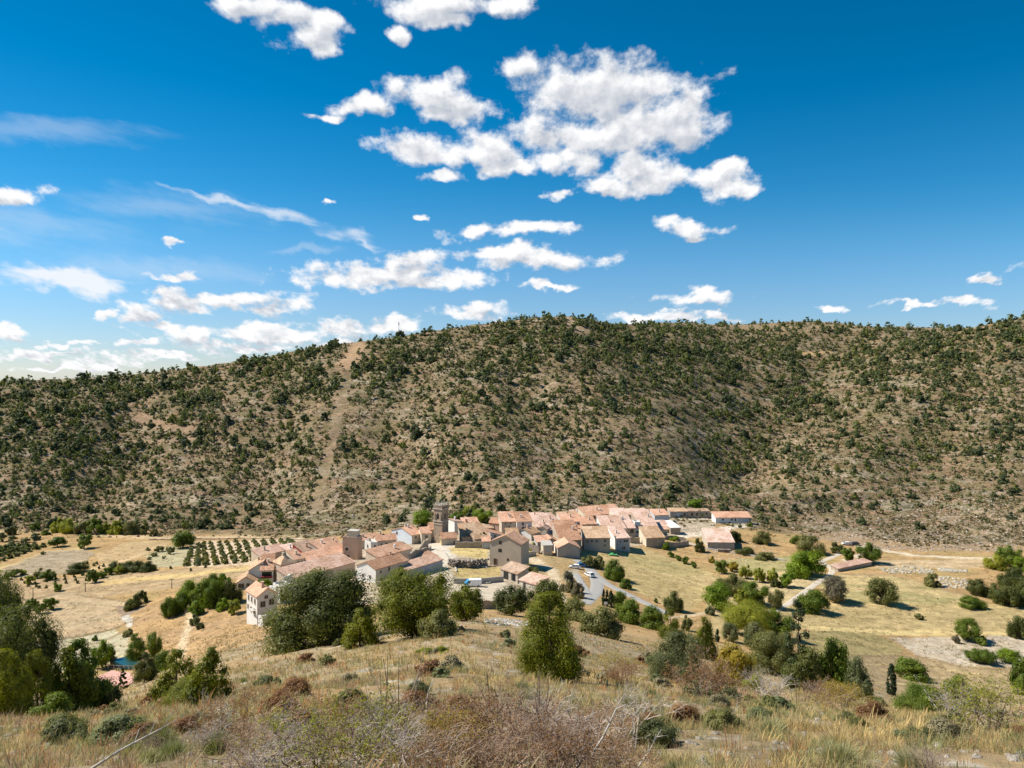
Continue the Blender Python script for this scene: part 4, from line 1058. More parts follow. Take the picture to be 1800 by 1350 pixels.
# lower left end
h = house('townhouse', 'white three-storey house with orange tiled roof standing apart at the lower edge of the village', (452, 1099, 1049), 425, 487, 38, 'L', 1.6, wh, og, ll=7.5,
      wl=[(.2, .9, .8, 1.2, W_), (.5, .9, .8, 1.2, W_), (.8, .9, .8, 1.3, W_), (.25, 3.3, .8, 1.1, W_), (.55, 3.4, .9, 1.2, W_), (.85, 3.3, .7, 1.1, W_)], wr=[(.28, 1.4, 1.1, 1.3, W_), (.72, 1.2, 1.2, 1.3, W_), (.45, .1, .8, .7, W_)])
bb = MB(); q = h['P'](-.5, h['ll'] * .3, h['ze'] - 3.6); bb.box(q, (1.0, 2.4, .14), R(38)); bb.build('balcony', [MAT['pale_concrete']], h['root'])
house('cottage', 'low white house with a pale gable roof below the ash trees', (415, 1038, 1025), 411, 450, 12, 'L', 1.7, wh, oc, ll=8, wr=[(.25, .3, 1.6, 1.3, W_), (.6, .3, .9, .9, W_), (.85, .4, .9, .9, W_)], chim=0)
house('townhouse', 'white house with a plain bluish gable at the lower left of the red-balcony house', (437, 1030, 1003), 433, 463, 14, 'leftlow', 2.6, wh, oc, ll=10, wr=[(.8, 3.2, .7, .8, W_)], chim=1)
h = house('townhouse', 'white house with a dark red balcony under a reddish brown roof', (458, 1030, 1003), 452, 480, 14, 'front', 3.2, wh, ot, ll=7, wr=[(.5, 2.9, 1.0, 1.0, W_), (.5, .5, 3.0, 1.3, H_)])
bb = MB(); q = h['P'](h['lr'] * .5, -.55, h['ze'] - 2.0); bb.box(q, (h['lr'] * .9, 1.0, .5), R(14)); bb.build('balcony', [MAT['red_paint']], h['root'])
house('townhouse', 'tall beige rendered house with a hipped orange roof, its corner towards the viewer', (494, 1028, 992), 481, 519, 42, 'hip', 2.2, be, oc, wl=[(.3, 1.2, .7, .8, W_), (.6, 3.5, .7, .8, W_)], wr=[(.2, .8, 1.0, 1.1, W_), (.2, 3.3, .8, .9, W_), (.75, 4.5, .9, 2.0, D_)], wall_l='tan_render')
house('townhouse', 'cream house with orange roof squeezed beside the tall beige house', (519, 1006, 984), 508, 535, 45, 'front', 2.0, cr, ot, ll=6, wr=[(.35, .8, .9, 1.0, W_), (.75, .8, .8, 1.0, W_)])
house('house', 'long low house with pale pinkish roof at the edge of the olive grove', (457, 994, 977), 452, 506, 50, 'front', 1.5, be, pt, ll=6, wr=auto(3, 1, seed=3))
house('house', 'pale house with a whitish roof terrace behind the tall beige house', (508, 985, 970), 500, 534, 48, 'front', 1.2, cr, pt, ll=7, chim=2, wr=auto(2, 1, seed=4))
house('barn', 'long barn with a smooth pink tiled roof behind the largest holm oak', (512, 1036, 1018), 505, 624, 54, 'front', 1.9, ta, pt, ll=7, wr=[(.25, 1.2, 1.0, 2.0, D_), (.6, 1.0, .8, .8, H_)], cat='barn', chim=0)
house('barn', 'long roof over a strip of dark red wall behind the long pink barn', (523, 1004, 991), 517, 626, 54, 'front', 1.5, 'red_paint', og, ll=5.5, chim=0, cat='barn')
house('house', 'crimson house with a shaded open gallery', (534, 990, 971), 528, 560, 50, 'front', 2.2, 'red_paint', bt_, ll=7, wr=[(.5, .3, 4.5, 1.8, H_)], frame='white_frame')
house('house', 'pale grey house with two dark openings beside the crimson house', (562, 987, 965), 556, 596, 50, 'front', 1.6, ps, ot, ll=7, wr=[(.3, 1.0, .9, .9, W_), (.7, 1.0, .9, 1.6, D_)])
house('house', 'small orange roof at the back edge beside the brick-red block', (550, 972, 963), 543, 574, 40, 'front', 1.4, cr, og, ll=5, chim=1)
house('house', 'narrow beige house with broken tiled roof touching the brick-red block', (582, 978, 958), 576, 598, 30, 'front', 1.4, cr, ot, ll=6, wr=[(.5, 1, .8, 1, W_)])
h = house('townhouse', 'tall flat-topped brick-red block with a cream roof room', (629, 984, 947), 602, 634, 78, 'flat', 0, br, 'pale_concrete', lr=4.0, wl=[(.72, 3.4, 1.0, 1.1, W_), (.62, 6.0, 1.0, 1.1, W_)], chim=0)
rb_ = MB(); q = h['P'](2.2, h['ll'] * .42, h['ze'] + 1.25); rb_.box(q, (2.6, 3.6, 2.4), R(78)); o_ = rb_.build('roof_room', [MAT[cr]], h['root'])
rb_ = MB(); rb_.box((q[0], q[1], q[2] + 1.27), (3.0, 4.0, .14), R(78)); rb_.build('roof', [MAT['pale_concrete']], o_)
house('house', 'long low pale roof running up from the brick-red block to the white chimney', (634, 966, 951), 630, 668, 33, 'front', 1.3, cr, ot, ll=5, chim=1)
house('house', 'white walled house with a rounded balcony in the lane', (652, 978, 956), 641, 664, 36, 'flat', 0, wh, 'pale_concrete', wr=[(.6, .7, .8, 1.0, W_)], wl=[(.5, .8, .9, 1.1, W_)], chim=1)
house('house', 'beige house with a tall arched door and a roof sloping to the bluish gable', (662, 971, 951), 656, 697, 20, 'R', 1.7, be, og, ll=7, wr=[(.5, 1.0, .9, 2.4, D_), (.25, 1.2, .5, .6, W_)], chim=1)
house('townhouse', 'large house with a plain pale blue gable wall and orange roof', (724, 957, 941), 688, 741, 44, 'R', 2.0, be, og, wl=[(.72, .0, .9, 1.2, W_)], wr=[(.4, .6, .8, .9, W_)], wall_l='pale_blue_render', chim=2)
house('house', 'small cream house set back between the pale blue gable and the church', (741, 956, 938), 736, 758, 20, 'R', 1.8, cr, og, ll=7, wr=[(.5, .8, 1.0, 1.1, W_)], chim=0)
house('house', 'beige house with one square window directly before the church tower', (757, 953, 931), 753, 778, 14, 'R', 2.0, be, ot, ll=9, wr=[(.6, .8, 1.3, 1.2, W_), (.25, 3.0, .5, .6, W_), (.6, 3.0, .5, .5, W_)], chim=1)
house('house', 'yellow rendered cottage with two narrow windows in its gable at the square', (776, 959, 947), 769, 803, 12, 'R', 1.7, be, ot, wr=[(.85, 1.2, .8, .9, D_)], wl=[(.3, .3, .5, 1.2, W_), (.65, .3, .5, 1.2, W_)], wall_l='yellow_render', ll=6, chim=0)
house('barn', 'stone barn with a high ochre roof over the yard wall', (812, 955, 944), 806, 832, 14, 'front', 3.4, rs, oc, ll=9, chim=0, cat='barn')
house('barn', 'broad barn whose ochre roof sweeps down to the yard tree', (834, 957, 948), 824, 863, 30, 'front', 4.2, rs, oc, ll=10, chim=0, cat='barn')
house('house', 'house showing a blue-grey shaded gable wall behind the tall gable house', (862, 954, 936), 852, 889, 18, 'rightlow', 1.8, bg, ot, ll=8, wr=[(.3, 1.2, .9, .8, W_), (.55, 2.4, .9, 1.6, D_)], chim=0)  # the gable's bluish shade is put into its wall colour
house('house', 'white house end with a tall windowless gable next to the church', (799, 940, 916), 791, 815, 30, 'rightlow', .8, wh, pt, ll=6, chim=1)
house('house', 'rust-red roofed house behind the white windowless gable', (817, 938, 928), 811, 845, 16, 'front', 2.6, cr, og, ll=8, chim=2)
house('shed', 'dark red shed between the tiled roofs past the church', (851, 936, 929), 847, 867, 10, 'front', .6, 'red_paint', bt_, ll=4, chim=0, cat='shed')
house('house', 'pinkish stone house with brown roof left of the two-tone pair', (876, 936, 920), 860, 885, 58, 'L', 1.7, pk, ot, chim=1, wl=[(.5, 1, .7, .7, W_)])
house('townhouse', 'beige stone half of the two-tone pair of three-storey houses', (882, 942, 917.5), 877, 908, 10, 'front', 2.4, be, og, ll=9, wr=[(.25, .4, .5, .5, W_), (.6, .5, .5, .5, W_), (.5, 1.9, .6, .7, W_), (.8, 3.0, .6, .9, W_)], chim=2)
house('townhouse', 'white half of the two-tone pair of three-storey houses', (908.5, 944, 917.5), 902, 935, 10, 'front', 2.4, wh, ot, ll=9, wr=[(.4, .5, .9, .9, W_), (.4, 2.2, .8, 1.6, D_), (.3, 4.4, .8, .9, W_)], chim=1)
house('shed', 'low tiled outhouse in front of the two-tone pair', (892, 949, 938), 886, 912, 12, 'front', 1.2, be, oc, ll=4, chim=0, cat='shed')
house('house', 'small bright white gabled house before the two-tone pair', (934, 951, 939), 917, 950, 50, 'R', 1.5, gy, oc, wall_l='white_render', ll=8, chim=1)  # grey front carries the shade of a white house in its colour
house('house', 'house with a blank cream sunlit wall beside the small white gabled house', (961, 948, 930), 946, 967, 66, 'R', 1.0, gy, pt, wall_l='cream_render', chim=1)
house('house', 'orange roofed house to the rear of the blank cream wall', (944, 938, 927), 936, 973, 22, 'front', 2.6, be, pt, ll=9, chim=1)
house('house', 'salmon roofed house behind the cream wall, higher up', (968, 932, 921.5), 957, 989, 30, 'front', 2.8, be, pt, ll=10, chim=1)
house('house', 'white house with bluish shutters between the salmon roofs', (989, 932, 918), 983, 1022, 12, 'front', 2.0, pb_, og, ll=8, wr=[(.15, .6, .8, .9, W_), (.5, .7, .8, .9, W_), (.85, .6, .9, 1.2, W_)], chim=1)
house('house', 'cream roofed house in the second row from the hill foot', (985, 920, 911), 978, 1020, 14, 'front', 1.6, cr, oc, ll=6, chim=1)
house('house', 'low white house against the hill foot beyond the two-tone pair', (930, 918, 909), 926, 958, 6, 'front', .8, wh, pt, ll=6, chim=1)
house('barn', 'barn with the widest weathered brown roof in the village centre', (985, 970, 950), 966, 1022, 8, 'front', 4.6, rs, ot, ll=15, wr=[(.4, 2.0, .8, 1.6, D_), (.75, 1.2, .8, .9, H_)], chim=1, cat='barn')
house('house', 'pale stone house with faded pink roof on the uphill side of the widest brown roof', (962, 948, 940), 958, 986, 10, 'front', 2.8, cr, pt, ll=10, chim=1)
house('house', 'house with a clean orange roof above a grey shaded wall at the centre', (1013, 955, 936), 1006, 1027, 6, 'front', 1.6, gy, og, ll=6, chim=1)  # shade on the front wall put into its grey
h = house('barn', 'grey gabled building with a new orange roof slope at the head of the road', (980, 979, 963.5), 970, 1019, 5, 'L', 1.9, gy, og, ll=9, chim=0, cat='barn', wl=[(.3, .5, 1.4, 1.9, G_)], wall_l='white_render')  # grey gable holds its shade in the colour, the sunlit side stays white
house('house', 'long house with shaded grey front and five small windows facing the green field', (1027, 966, 946), 1022, 1072.5, 3, 'front', 2.6, gy, oc, ll=9, wr=[(.13, .8, .7, .9, W_), (.3, .7, .7, .9, W_), (.48, .7, .7, .9, W_), (.8, .7, .9, .9, W_), (.8, 2.6, .7, .7, W_)], chim=0)  # the front's shade is painted as grey render
house('townhouse', 'two-storey white house with shaded grey front overlooking the green field', (1083.5, 968, 946.5), 1068, 1107, 12, 'front', 2.6, bg, pt, ll=10, wall_l='white_render', frame='white_frame', wr=[(.3, .8, .8, 1.0, W_), (.7, .7, 2.0, 1.0, W_), (.55, 3.3, 1.6, 1.4, W_), (.1, 2.0, .6, 1.0, W_)], chim=1)  # front shade painted blue-grey, sunlit left wall kept white
house('townhouse', 'pinkish house with two rows of three windows in the middle of the roofs', (1024, 938, 922), 1019, 1048.5, 8, 'front', 1.8, pk, og, ll=8, wr=[(.1, .3, .7, .7, W_), (.45, .3, .7, .7, W_), (.85, .3, .7, .7, W_), (.1, 1.9, .7, 1.2, D_), (.45, 1.8, .7, 1.3, D_), (.85, 1.7, .8, 1.2, W_)], chim=1)
house('house', 'house with a broad salmon roof and an open porch past the three-window house', (1061, 942, 930), 1052, 1101, 8, 'front', 3.4, wh, pt, ll=12, wr=[(.2, .4, 2.2, 1.5, H_), (.62, .4, 2.4, 1.4, H_)], chim=1)
house('house', 'white domed store beside the three-window house', (1049, 938, 925), 1046, 1058, 8, 'flat', 0, wh, 'pale_concrete', ll=4, chim=0)
house('townhouse', 'longest back house with orange roof, grey, white and cream front at the hill foot', (1032, 919, 907), 1017, 1097, 24, 'front', 2.6, cr, og, ll=9, wr=[(.2, .3, .9, 1.6, D_), (.47, .3, 1.2, 1.3, W_), (.47, 1.9, .8, 1.2, D_), (.85, .9, .7, .7, W_)], chim=3)
bb = MB(); P_ = hs_ = None
house('house', 'little salmon roofed house on the uphill side of the longest back house', (1010, 914, 906), 1004, 1030, 20, 'front', 1.4, cr, pt, ll=6, chim=2)
house('house', 'house with the largest smooth pink roof towards the field end', (1091, 943, 929), 1084, 1117, 8, 'front', 5.4, be, pt, ll=19, chim=2, wr=[(.75, .4, 1.6, 1.8, H_)])
house('townhouse', 'narrow white tower-like house front among the pink roofs', (1116, 942, 919.5), 1112, 1126, 6, 'flat', 0, wh, 'pale_concrete', ll=5, wr=[(.3, 1.4, .8, .9, W_), (.75, 1.4, .6, .8, W_), (.5, 3.6, 1.2, .9, W_)], chim=0)
house('house', 'pink roofed house ending in a stone wall past the white tower front', (1126, 940, 926), 1122, 1156, 6, 'front', 4.6, rs, pt, ll=16, chim=1)
house('house', 'orange roofed house at the back of the large pink roofs', (1104, 915, 905), 1098, 1140, 10, 'front', 1.6, cr, pt, ll=7, chim=2)
house('house', 'bluish white house with orange roof at the top corner of the pink roofs', (1151, 918, 906), 1140, 1176, 10, 'front', 1.7, pb_, og, ll=7, wall_l='pale_blue_render', chim=1)
house('shed', 'flat white-roofed shed below the bluish white house', (1171, 929, 922), 1161, 1188, 14, 'front', .5, gy, 'white_render', ll=6, chim=0, cat='shed')
house('shed', 'stone shed with a flat white roof by the concrete lane', (1179, 939, 928), 1172, 1196, 8, 'front', .4, rs, 'white_render', ll=5, chim=0, cat='shed')
house('shed', 'pink roofed annex between the two flat white sheds', (1163, 936, 931), 1156, 1180, 10, 'front', 2.4, cr, pt, ll=9, chim=0, cat='shed')
house('barn', 'cream-gabled stone barn with ochre roof beside the walled yard', (1136, 961, 946), 1124, 1168.5, 10, 'front', 2.9, rs, oc, ll=9, wall_l='cream_render', chim=0, cat='barn')
house('shed', 'grey low building with a pale garage door at the hill foot', (1178, 910, 899.5), 1174, 1208, 3, 'front', .8, gy, oc, ll=6, wr=[(.5, .5, 2.4, 2.2, G_), (.85, .7, .9, 1.6, D_)], chim=0, cat='shed')
house('shed', 'long dark stone building without visible roof under the bright green pine', (1208.5, 910, 899), 1204, 1248, 2, 'front', .3, rs, 'brown_tiles', ll=6, wr=[(.2, .9, .9, 1.5, H_), (.42, .9, .9, 1.4, H_), (.85, .7, .8, 1.0, H_)], chim=0, cat='shed')
house('house', 'long white low building with bright orange roof on a pale forecourt', (1258, 919, 910), 1254, 1321, 1, 'front', 1.6, wh, og, ll=7, wr=[(.2, .5, .8, .8, W_), (.45, .5, .9, .9, W_), (.55, .5, .8, 1.2, W_), (.7, .4, 2.6, 1.7, G_), (.85, .4, 2.8, 1.7, G_), (.96, .6, .9, .8, W_)], chim=0)
house('barn', 'squat barn with a wide salmon roof and rounded pale stone walls beside the track', (1244, 964, 953), 1236, 1291, -3, 'front', 3.2, ps, pt, ll=12, chim=0, cat='barn')
# the big gabled house and the sheds below it
house('townhouse', 'tall isolated tan house with a plain gable and two square windows', (916, 1001, 957), 861, 921, 68, 'L' if False else 'R', 2.6, ta, ot, lr=7.5, wl=[(.66, -.6, 1.0, 1.2, H_), (.67, 2.1, 1.3, 1.2, H_), (.82, 5.6, 1.2, 2.2, D_), (.42, 5.2, .7, .8, H_)], chim=0, wall_l='tan_render')
house('shed', 'open shed on white posts with a mossy tiled roof below the tall tan house', (910, 1026, 1009), 880, 928, 40, 'leftlow', 1.4, ps, 'brown_tiles', lr=4.5, wl=[(.25, .4, 2.0, 2.2, H_), (.68, .4, 2.4, 2.4, H_)], chim=0, cat='shed')
house('shed', 'low stone shed with a pink roof next to the open post shed', (943, 1046, 1028), 913, 953, 42, 'leftlow', 1.2, ps, pt, lr=5, wl=[(.7, .5, 1.0, 1.6, H_)], chim=0, cat='shed')
# long house with the white gable and its neighbours
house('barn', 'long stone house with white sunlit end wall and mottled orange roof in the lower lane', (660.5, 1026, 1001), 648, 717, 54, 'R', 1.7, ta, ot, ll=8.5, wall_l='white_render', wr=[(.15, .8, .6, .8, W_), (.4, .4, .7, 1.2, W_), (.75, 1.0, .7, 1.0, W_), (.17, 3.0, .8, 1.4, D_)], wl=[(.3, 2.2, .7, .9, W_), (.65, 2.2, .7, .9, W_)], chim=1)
house('barn', 'mottled orange roof continuing behind the long stone house', (664, 996, 980), 656, 724, 54, 'front', 1.6, ta, ot, ll=6, chim=1, cat='barn')
house('shed', 'long shed with pink mottled roof and blue-grey end in front of the roofless ruin', (716, 1018, 1003), 708, 778, 55, 'front', 1.0, bg, pt, ll=5, chim=0, cat='shed')
house('shed', 'higher small shed roof between the roofless ruin and the blue-grey shed', (733, 1000, 988), 728, 769, 55, 'front', 1.0, rs, ot, ll=4, chim=0, cat='shed')
house('shed', 'small block with a pale metal door and red tiles beside the tall tan house', (848, 965, 952), 844, 861.5, 4, 'front', .7, gy, og, ll=4, wr=[(.5, .4, 2.0, 2.0, G_)], chim=0, cat='shed')
house('shed', 'whitish hut with a garage door in the lane below the brown roofs', (955, 976, 959), 950, 971, 8, 'front', .5, cr, 'pale_concrete', ll=5, wr=[(.5, .5, 1.6, 1.8, G_)], chim=0, cat='shed')
house('shed', 'little orange-roofed shed in the lane behind the lime bush', (945, 967, 953), 938, 963, 14, 'front', 1.2, gy, og, ll=5, chim=0, cat='shed')
house('house', 'dark shaded gable house between the lane and the grey gabled building', (958, 966, 953), 952, 981, 10, 'L', 1.4, gy, ot, ll=7, chim=0)
house('barn', 'long low farm shed with a red tiled roof beside the white rubble bank', (1473, 1005, 999.5), 1468, 1532, 30, 'front', .7, rs, pt, ll=3.2, group=None, chim=0, cat='barn')
house('house', 'white house hidden between the largest holm oak and the three-storey white house', (492, 1062, 1034), 486, 512, 40, 'flat', 0, wh, 'pale_concrete', ll=5, chim=0)

# ------------------------------------------------------------------ church tower
x, y, zg = hit1(777, 955)
a = R(58); s_ = 4.1; dr = np.array([math.cos(a), math.sin(a)]); dl = np.array([-math.sin(a), math.cos(a)])
cen = np.array([x, y]) + dr * s_ / 2 + dl * s_ / 2
ztop = -(896 - HZ) / F * y
root = empty('church_tower', (cen[0], cen[1], zg))
tag(root, 'square brown church tower with crenellated top and arched belfry openings', 'church tower')
Ht = ztop - zg
b = MB(); b.box((0, 0, Ht / 2 - 1.0), (s_, s_, Ht + 2.0), a); b.build('tower_body', [MAT['church_stone']], root)
for zc, ex, hh in ((Ht + .12, .7, .3), (Ht - 4.7, .5, .28), (Ht - 5.9, .36, .2)):
    b = MB(); b.box((0, 0, zc), (s_ + ex, s_ + ex, hh), a); b.build('cornice', [MAT['pale_stone']], root)
b = MB()
b.box((0, 0, Ht + .85), (s_ + .25, s_ + .25, 1.15), a); b.build('parapet', [MAT['church_stone']], root)
b = MB(); b.box((0, 0, Ht + 1.5), (s_ + .45, s_ + .45, .16), a); b.build('cornice', [MAT['pale_stone']], root)
for i in range(5):
    for sx_, sy_ in ((i / 4 - .5, -.5), (i / 4 - .5, .5), (-.5, i / 4 - .5), (.5, i / 4 - .5)):
        if i in (0, 4) and sx_ in (-.5, .5) and sy_ in (-.5, .5) and not (abs(sx_) == .5 and abs(sy_) == .5 and sy_ == -.5 or sy_ == .5): continue
        b = MB(); px_, py_ = sx_ * s_, sy_ * s_
        X = px_ * math.cos(a) - py_ * math.sin(a); Y = px_ * math.sin(a) + py_ * math.cos(a)
        b.box((X, Y, Ht + 1.83), (.42, .42, .5), a); b.tube((X, Y, Ht + 2.08), (X, Y, Ht + 2.6), .24, .03, 4); b.build('pinnacle', [MAT['pale_stone']], root)
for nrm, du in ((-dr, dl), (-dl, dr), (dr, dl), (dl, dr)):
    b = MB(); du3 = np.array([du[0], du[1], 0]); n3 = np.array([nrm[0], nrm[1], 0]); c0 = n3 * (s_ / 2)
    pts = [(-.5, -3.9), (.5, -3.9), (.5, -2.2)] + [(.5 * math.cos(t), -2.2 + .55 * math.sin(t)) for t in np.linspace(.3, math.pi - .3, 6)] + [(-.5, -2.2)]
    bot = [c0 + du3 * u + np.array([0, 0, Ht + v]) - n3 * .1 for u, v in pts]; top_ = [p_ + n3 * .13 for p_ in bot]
    b.hexa(bot, top_); b.build('belfry_opening_shade', [MAT['glass_and_shade_dark']], root)  # dark panel standing in for the shade inside the belfry
    for u in (-1.35, 1.35):
        b = MB(); q = c0 + du3 * u + np.array([0, 0, Ht - 3.0])
        b.box(q, (.5, .5, 2.4), a); b.build('pilaster', [MAT['church_stone']], root)

# ------------------------------------------------------------------ free-standing walls
def gwall(name, label, pts, hgt, thick=.5, mat='rubble_stone', cat='wall', wav=.25, tops=None):
    """wall following photo ground points"""
    P = [np.array(hit1(*p)) for p in pts]
    b = MB(); V = []
    o = P[0]
    S = []
    for p0, p1 in zip(P[:-1], P[1:]):
        n = max(2, int(np.linalg.norm(p1 - p0) / 1.2))
        S += [p0 + (p1 - p0) * k / n for k in range(n)]
    S.append(P[-1]); S = np.array(S)
    T = np.gradient(S[:, :2], axis=0); T /= np.linalg.norm(T, axis=1)[:, None] + 1e-9
    Nn = np.stack([-T[:, 1], T[:, 0]], 1) * thick / 2
    hh = np.interp(np.linspace(0, 1, len(S)), np.linspace(0, 1, len(tops)), tops) if tops else np.full(len(S), hgt)
    rr = random.Random(len(label))
    sec = []
    for k in range(len(S)):
        z0 = h1(S[k, 0], S[k, 1]) - .6; z1 = z0 + .6 + hh[k] + rr.uniform(-wav, wav)
        A = S[k, :2] + Nn[k]; B_ = S[k, :2] - Nn[k]
        sec.append([(A[0] - o[0], A[1] - o[1], z0 - o[2]), (B_[0] - o[0], B_[1] - o[1], z0 - o[2]), (B_[0] - o[0], B_[1] - o[1], z1 - o[2]), (A[0] - o[0], A[1] - o[1], z1 - o[2])])
    for s0, s1 in zip(sec[:-1], sec[1:]):
        for k in range(4): b.face([s0[k], s0[(k + 1) % 4], s1[(k + 1) % 4], s1[k]])
    b.face(sec[0]); b.face(sec[-1][::-1])
    ob = b.build(name, [MAT[mat]], None, tuple(o)); tag(ob, label, cat)
    return ob
gwall('yard_wall', 'long stone wall along the square in front of the ochre barns', [(800, 963), (825, 963), (848, 963)], 2.2)
gwall('yard_wall', 'grey block wall behind the parked white van', [(798, 1026), (840, 1026), (885, 1022)], 1.6, .3, 'grey_render_and_shade', wav=.04)
gwall('terrace_wall', 'brown stone terrace wall below the van yard', [(846, 1070), (862, 1070), (880, 1068)], 2.0)
gwall('yard_wall', 'stone wall of the green walled yard, field side', [(1169, 962), (1190, 962), (1210, 958)], 2.2)
gwall('yard_wall', 'stone wall of the green walled yard, lane side', [(1166, 948), (1185, 948), (1206, 952)], 1.6)
gwall('yard_wall', 'brown stone wall joining the white two-storey house to the cream-gabled barn', [(1107, 954), (1124, 954)], 2.4)
gwall('track_wall', 'low pale concrete wall edging the track from the round-walled barn', [(1206, 953), (1230, 963), (1262, 968), (1300, 974), (1345, 981), (1380, 986)], .55, .5, 'pale_concrete', wav=.04)
gwall('ruined_hut', 'low broken stone hut beside the pale concrete wall', [(1262, 969), (1272, 970), (1284, 970)], 1.1, 2.6, 'dark_stone', wav=.2)
gwall('retaining_wall', 'tall whitewashed buttress wall between the tall beige house and the long pink barn', [(500, 1046), (506, 1046), (512, 1044)], 5.6, .8, 'white_render', wav=.3)
gwall('retaining_wall', 'large whitewashed yard wall behind the three-storey white house', [(474, 1058), (486, 1060), (498, 1058)], 4.6, .5, 'white_render', wav=.2)
gwall('garden_wall', 'pale terrace wall at the foot of the three-storey white house', [(455, 1101), (463, 1101), (474, 1099)], 2.6, .4, 'white_render', wav=.05)
gwall('yard_wall', 'dark stone wall along the lane under the small white gabled house', [(917, 962), (932, 968), (948, 974)], 2.6, .5, 'dark_stone')
gwall('yard_wall', 'short pinkish wall at the bend of the lane behind the tall tan house', [(921, 980), (930, 978), (942, 976)], 1.6, .4, 'tan_render', wav=.1)
gwall('yard_wall', 'low pale wall before the white end wall of the long stone house', [(662, 1030), (676, 1030), (690, 1024)], 1.4, .4, 'pale_stone', wav=.15)
gwall('ruin_wall', 'tall roofless ruin wall of dark stone facing the sheds', [(718, 1001), (735, 992), (757, 982)], 4, .6, 'rubble_stone', wav=.3, tops=[5.2, 5.4, 4.6, 4.2])
gwall('ruin_wall', 'rear wall of the roofless ruin, broken into steps', [(728, 976), (740, 970), (752, 965)], 3, .6, 'rubble_stone', wav=.4, tops=[2.4, 1.2, 3.4, 3.8])
gwall('field_wall', 'dry stone wall along the foot of the hill above the olive grove', [(262, 949), (330, 948), (420, 947), (500, 948), (552, 950)], .45, .6, 'rubble_stone', wav=.2)
gwall('street_kerb', 'pale kerb wall of the street beside the dry grass plot', [(782, 972), (790, 985), (800, 998), (803, 1006)], .5, .4, 'pale_concrete', wav=.04)

# ------------------------------------------------------------------ rubble and boulders
def rock_arrays(n, size, seed):
    r = np.random.default_rng(seed)
    ico = [( 0,0,1),(.894,0,.447),(.276,.851,.447),(-.724,.526,.447),(-.724,-.526,.447),(.276,-.851,.447),(.724,.526,-.447),(-.276,.851,-.447),(-.894,0,-.447),(-.276,-.851,-.447),(.724,-.526,-.447),(0,0,-1)]
    fc = [(0,1,2),(0,2,3),(0,3,4),(0,4,5),(0,5,1),(1,6,2),(2,7,3),(3,8,4),(4,9,5),(5,10,1),(6,7,2),(7,8,3),(8,9,4),(9,10,5),(10,6,1),(11,7,6),(11,8,7),(11,9,8),(11,10,9),(11,6,10)]
    ico = np.array(ico); fc = np.array(fc)
    V = ico[None] * r.uniform(.65, 1.2, (n, 12, 1)) * (size * r.uniform(.5, 1.3, n))[:, None, None]
    V[..., 2] *= .6
    an = r.uniform(0, 6.28, n); ca, sa = np.cos(an)[:, None], np.sin(an)[:, None]
    V = np.stack([V[..., 0] * ca - V[..., 1] * sa, V[..., 0] * sa + V[..., 1] * ca, V[..., 2]], -1)
    T = fc[None] + (np.arange(n) * 12)[:, None, None]
    return V, T.reshape(-1, 3)
def boulder_wall(name, label, pts, n, size, hgt, seed, base):
    r = np.random.default_rng(seed); P = np.array([hit1(*p)[:2] for p in pts])
    t = r.uniform(0, len(P) - 1.001, n); i = t.astype(int); f = (t - i)[:, None]
    q = P[i] * (1 - f) + P[i + 1] * f + r.normal(0, .45, (n, 2))
    V, T = rock_arrays(n, size, seed); o = np.array([P[0][0], P[0][1], h1(*P[0])])
    z = height(q[:, 0], q[:, 1]) + r.uniform(0, hgt, n) - .2
    V = V * np.array([1, 1, 1.3]) + (np.column_stack([q, z]) - o)[:, None]
    c_ = np.repeat(np.array(base) * r.uniform(.45, 1.15, (n, 1)), 12, 0)
    tag(link(name, np_mesh(name, V.reshape(-1, 3), None, T, mats=[MAT['limestone']], colr=c_), None, tuple(o)), label, 'wall')
boulder_wall('terrace_wall', 'dark boulder wall holding up the dry grass below the square', [(792, 994), (802, 997), (825, 998), (858, 995)], 230, .62, 2.6, 3, (.34, .29, .24))
def rubble(name, polys, n, size, label, seed, base=(.55, .50, .42)):
    r = np.random.default_rng(seed); PX = []; PY = []
    while len(PX) < n:
        pl = polys[r.integers(len(polys))]
        q = np.array(pl); a_ = r.uniform(q[:, 0].min(), q[:, 0].max()); c_ = r.uniform(q[:, 1].min(), q[:, 1].max())
        if inpoly(np.array([a_]), np.array([c_]), pl)[0]: PX.append(a_); PY.append(c_)
    X, Y, Z = hit(PX, PY); ok = ~np.isnan(X); X, Y, Z = X[ok], Y[ok], Z[ok]
    V, T = rock_arrays(len(X), size, seed + 1)
    V = V + np.stack([X, Y, Z], 1)[:, None]
    c_ = np.array(base) * r.uniform(.7, 1.2, (len(X), 1)); c_ = np.repeat(c_, 12, 0)
    o = link(name, np_mesh(name, V.reshape(-1, 3), None, T, mats=[MAT['limestone']], colr=c_))
    tag(o, label, 'rubble', kind='stuff')
rubble('rubble', [[(1545,1000),(1600,994),(1640,1002),(1640,1008),(1560,1008)], [(1640,1012),(1700,1018),(1710,1034),(1660,1034),(1640,1026)], [(1650,998),(1700,1002),(1698,1006),(1650,1005)]], 520, .6, 'white limestone rubble tumbling down the terrace bank', 5, (.47, .42, .33))
rubble('rubble', [[(852,1088),(880,1086),(930,1094),(928,1102),(880,1100),(855,1096)]], 240, .28, 'pale loose stones of a collapsed wall on the dry slope', 8, (.52, .48, .43))
rubble('rubble', [[(798,986),(830,990),(856,990),(856,998),(800,998)]], 60, .8, 'boulders lying at the foot of the dark boulder wall', 9, (.50, .46, .42))
rubble('scree', [[(0,690),(400,680),(900,640),(1300,640),(1800,640),(1800,940),(1320,935),(900,890),(500,930),(0,920)]], 5200, .55, 'pale stones strewn over the far hillside', 12, (.42, .36, .30))
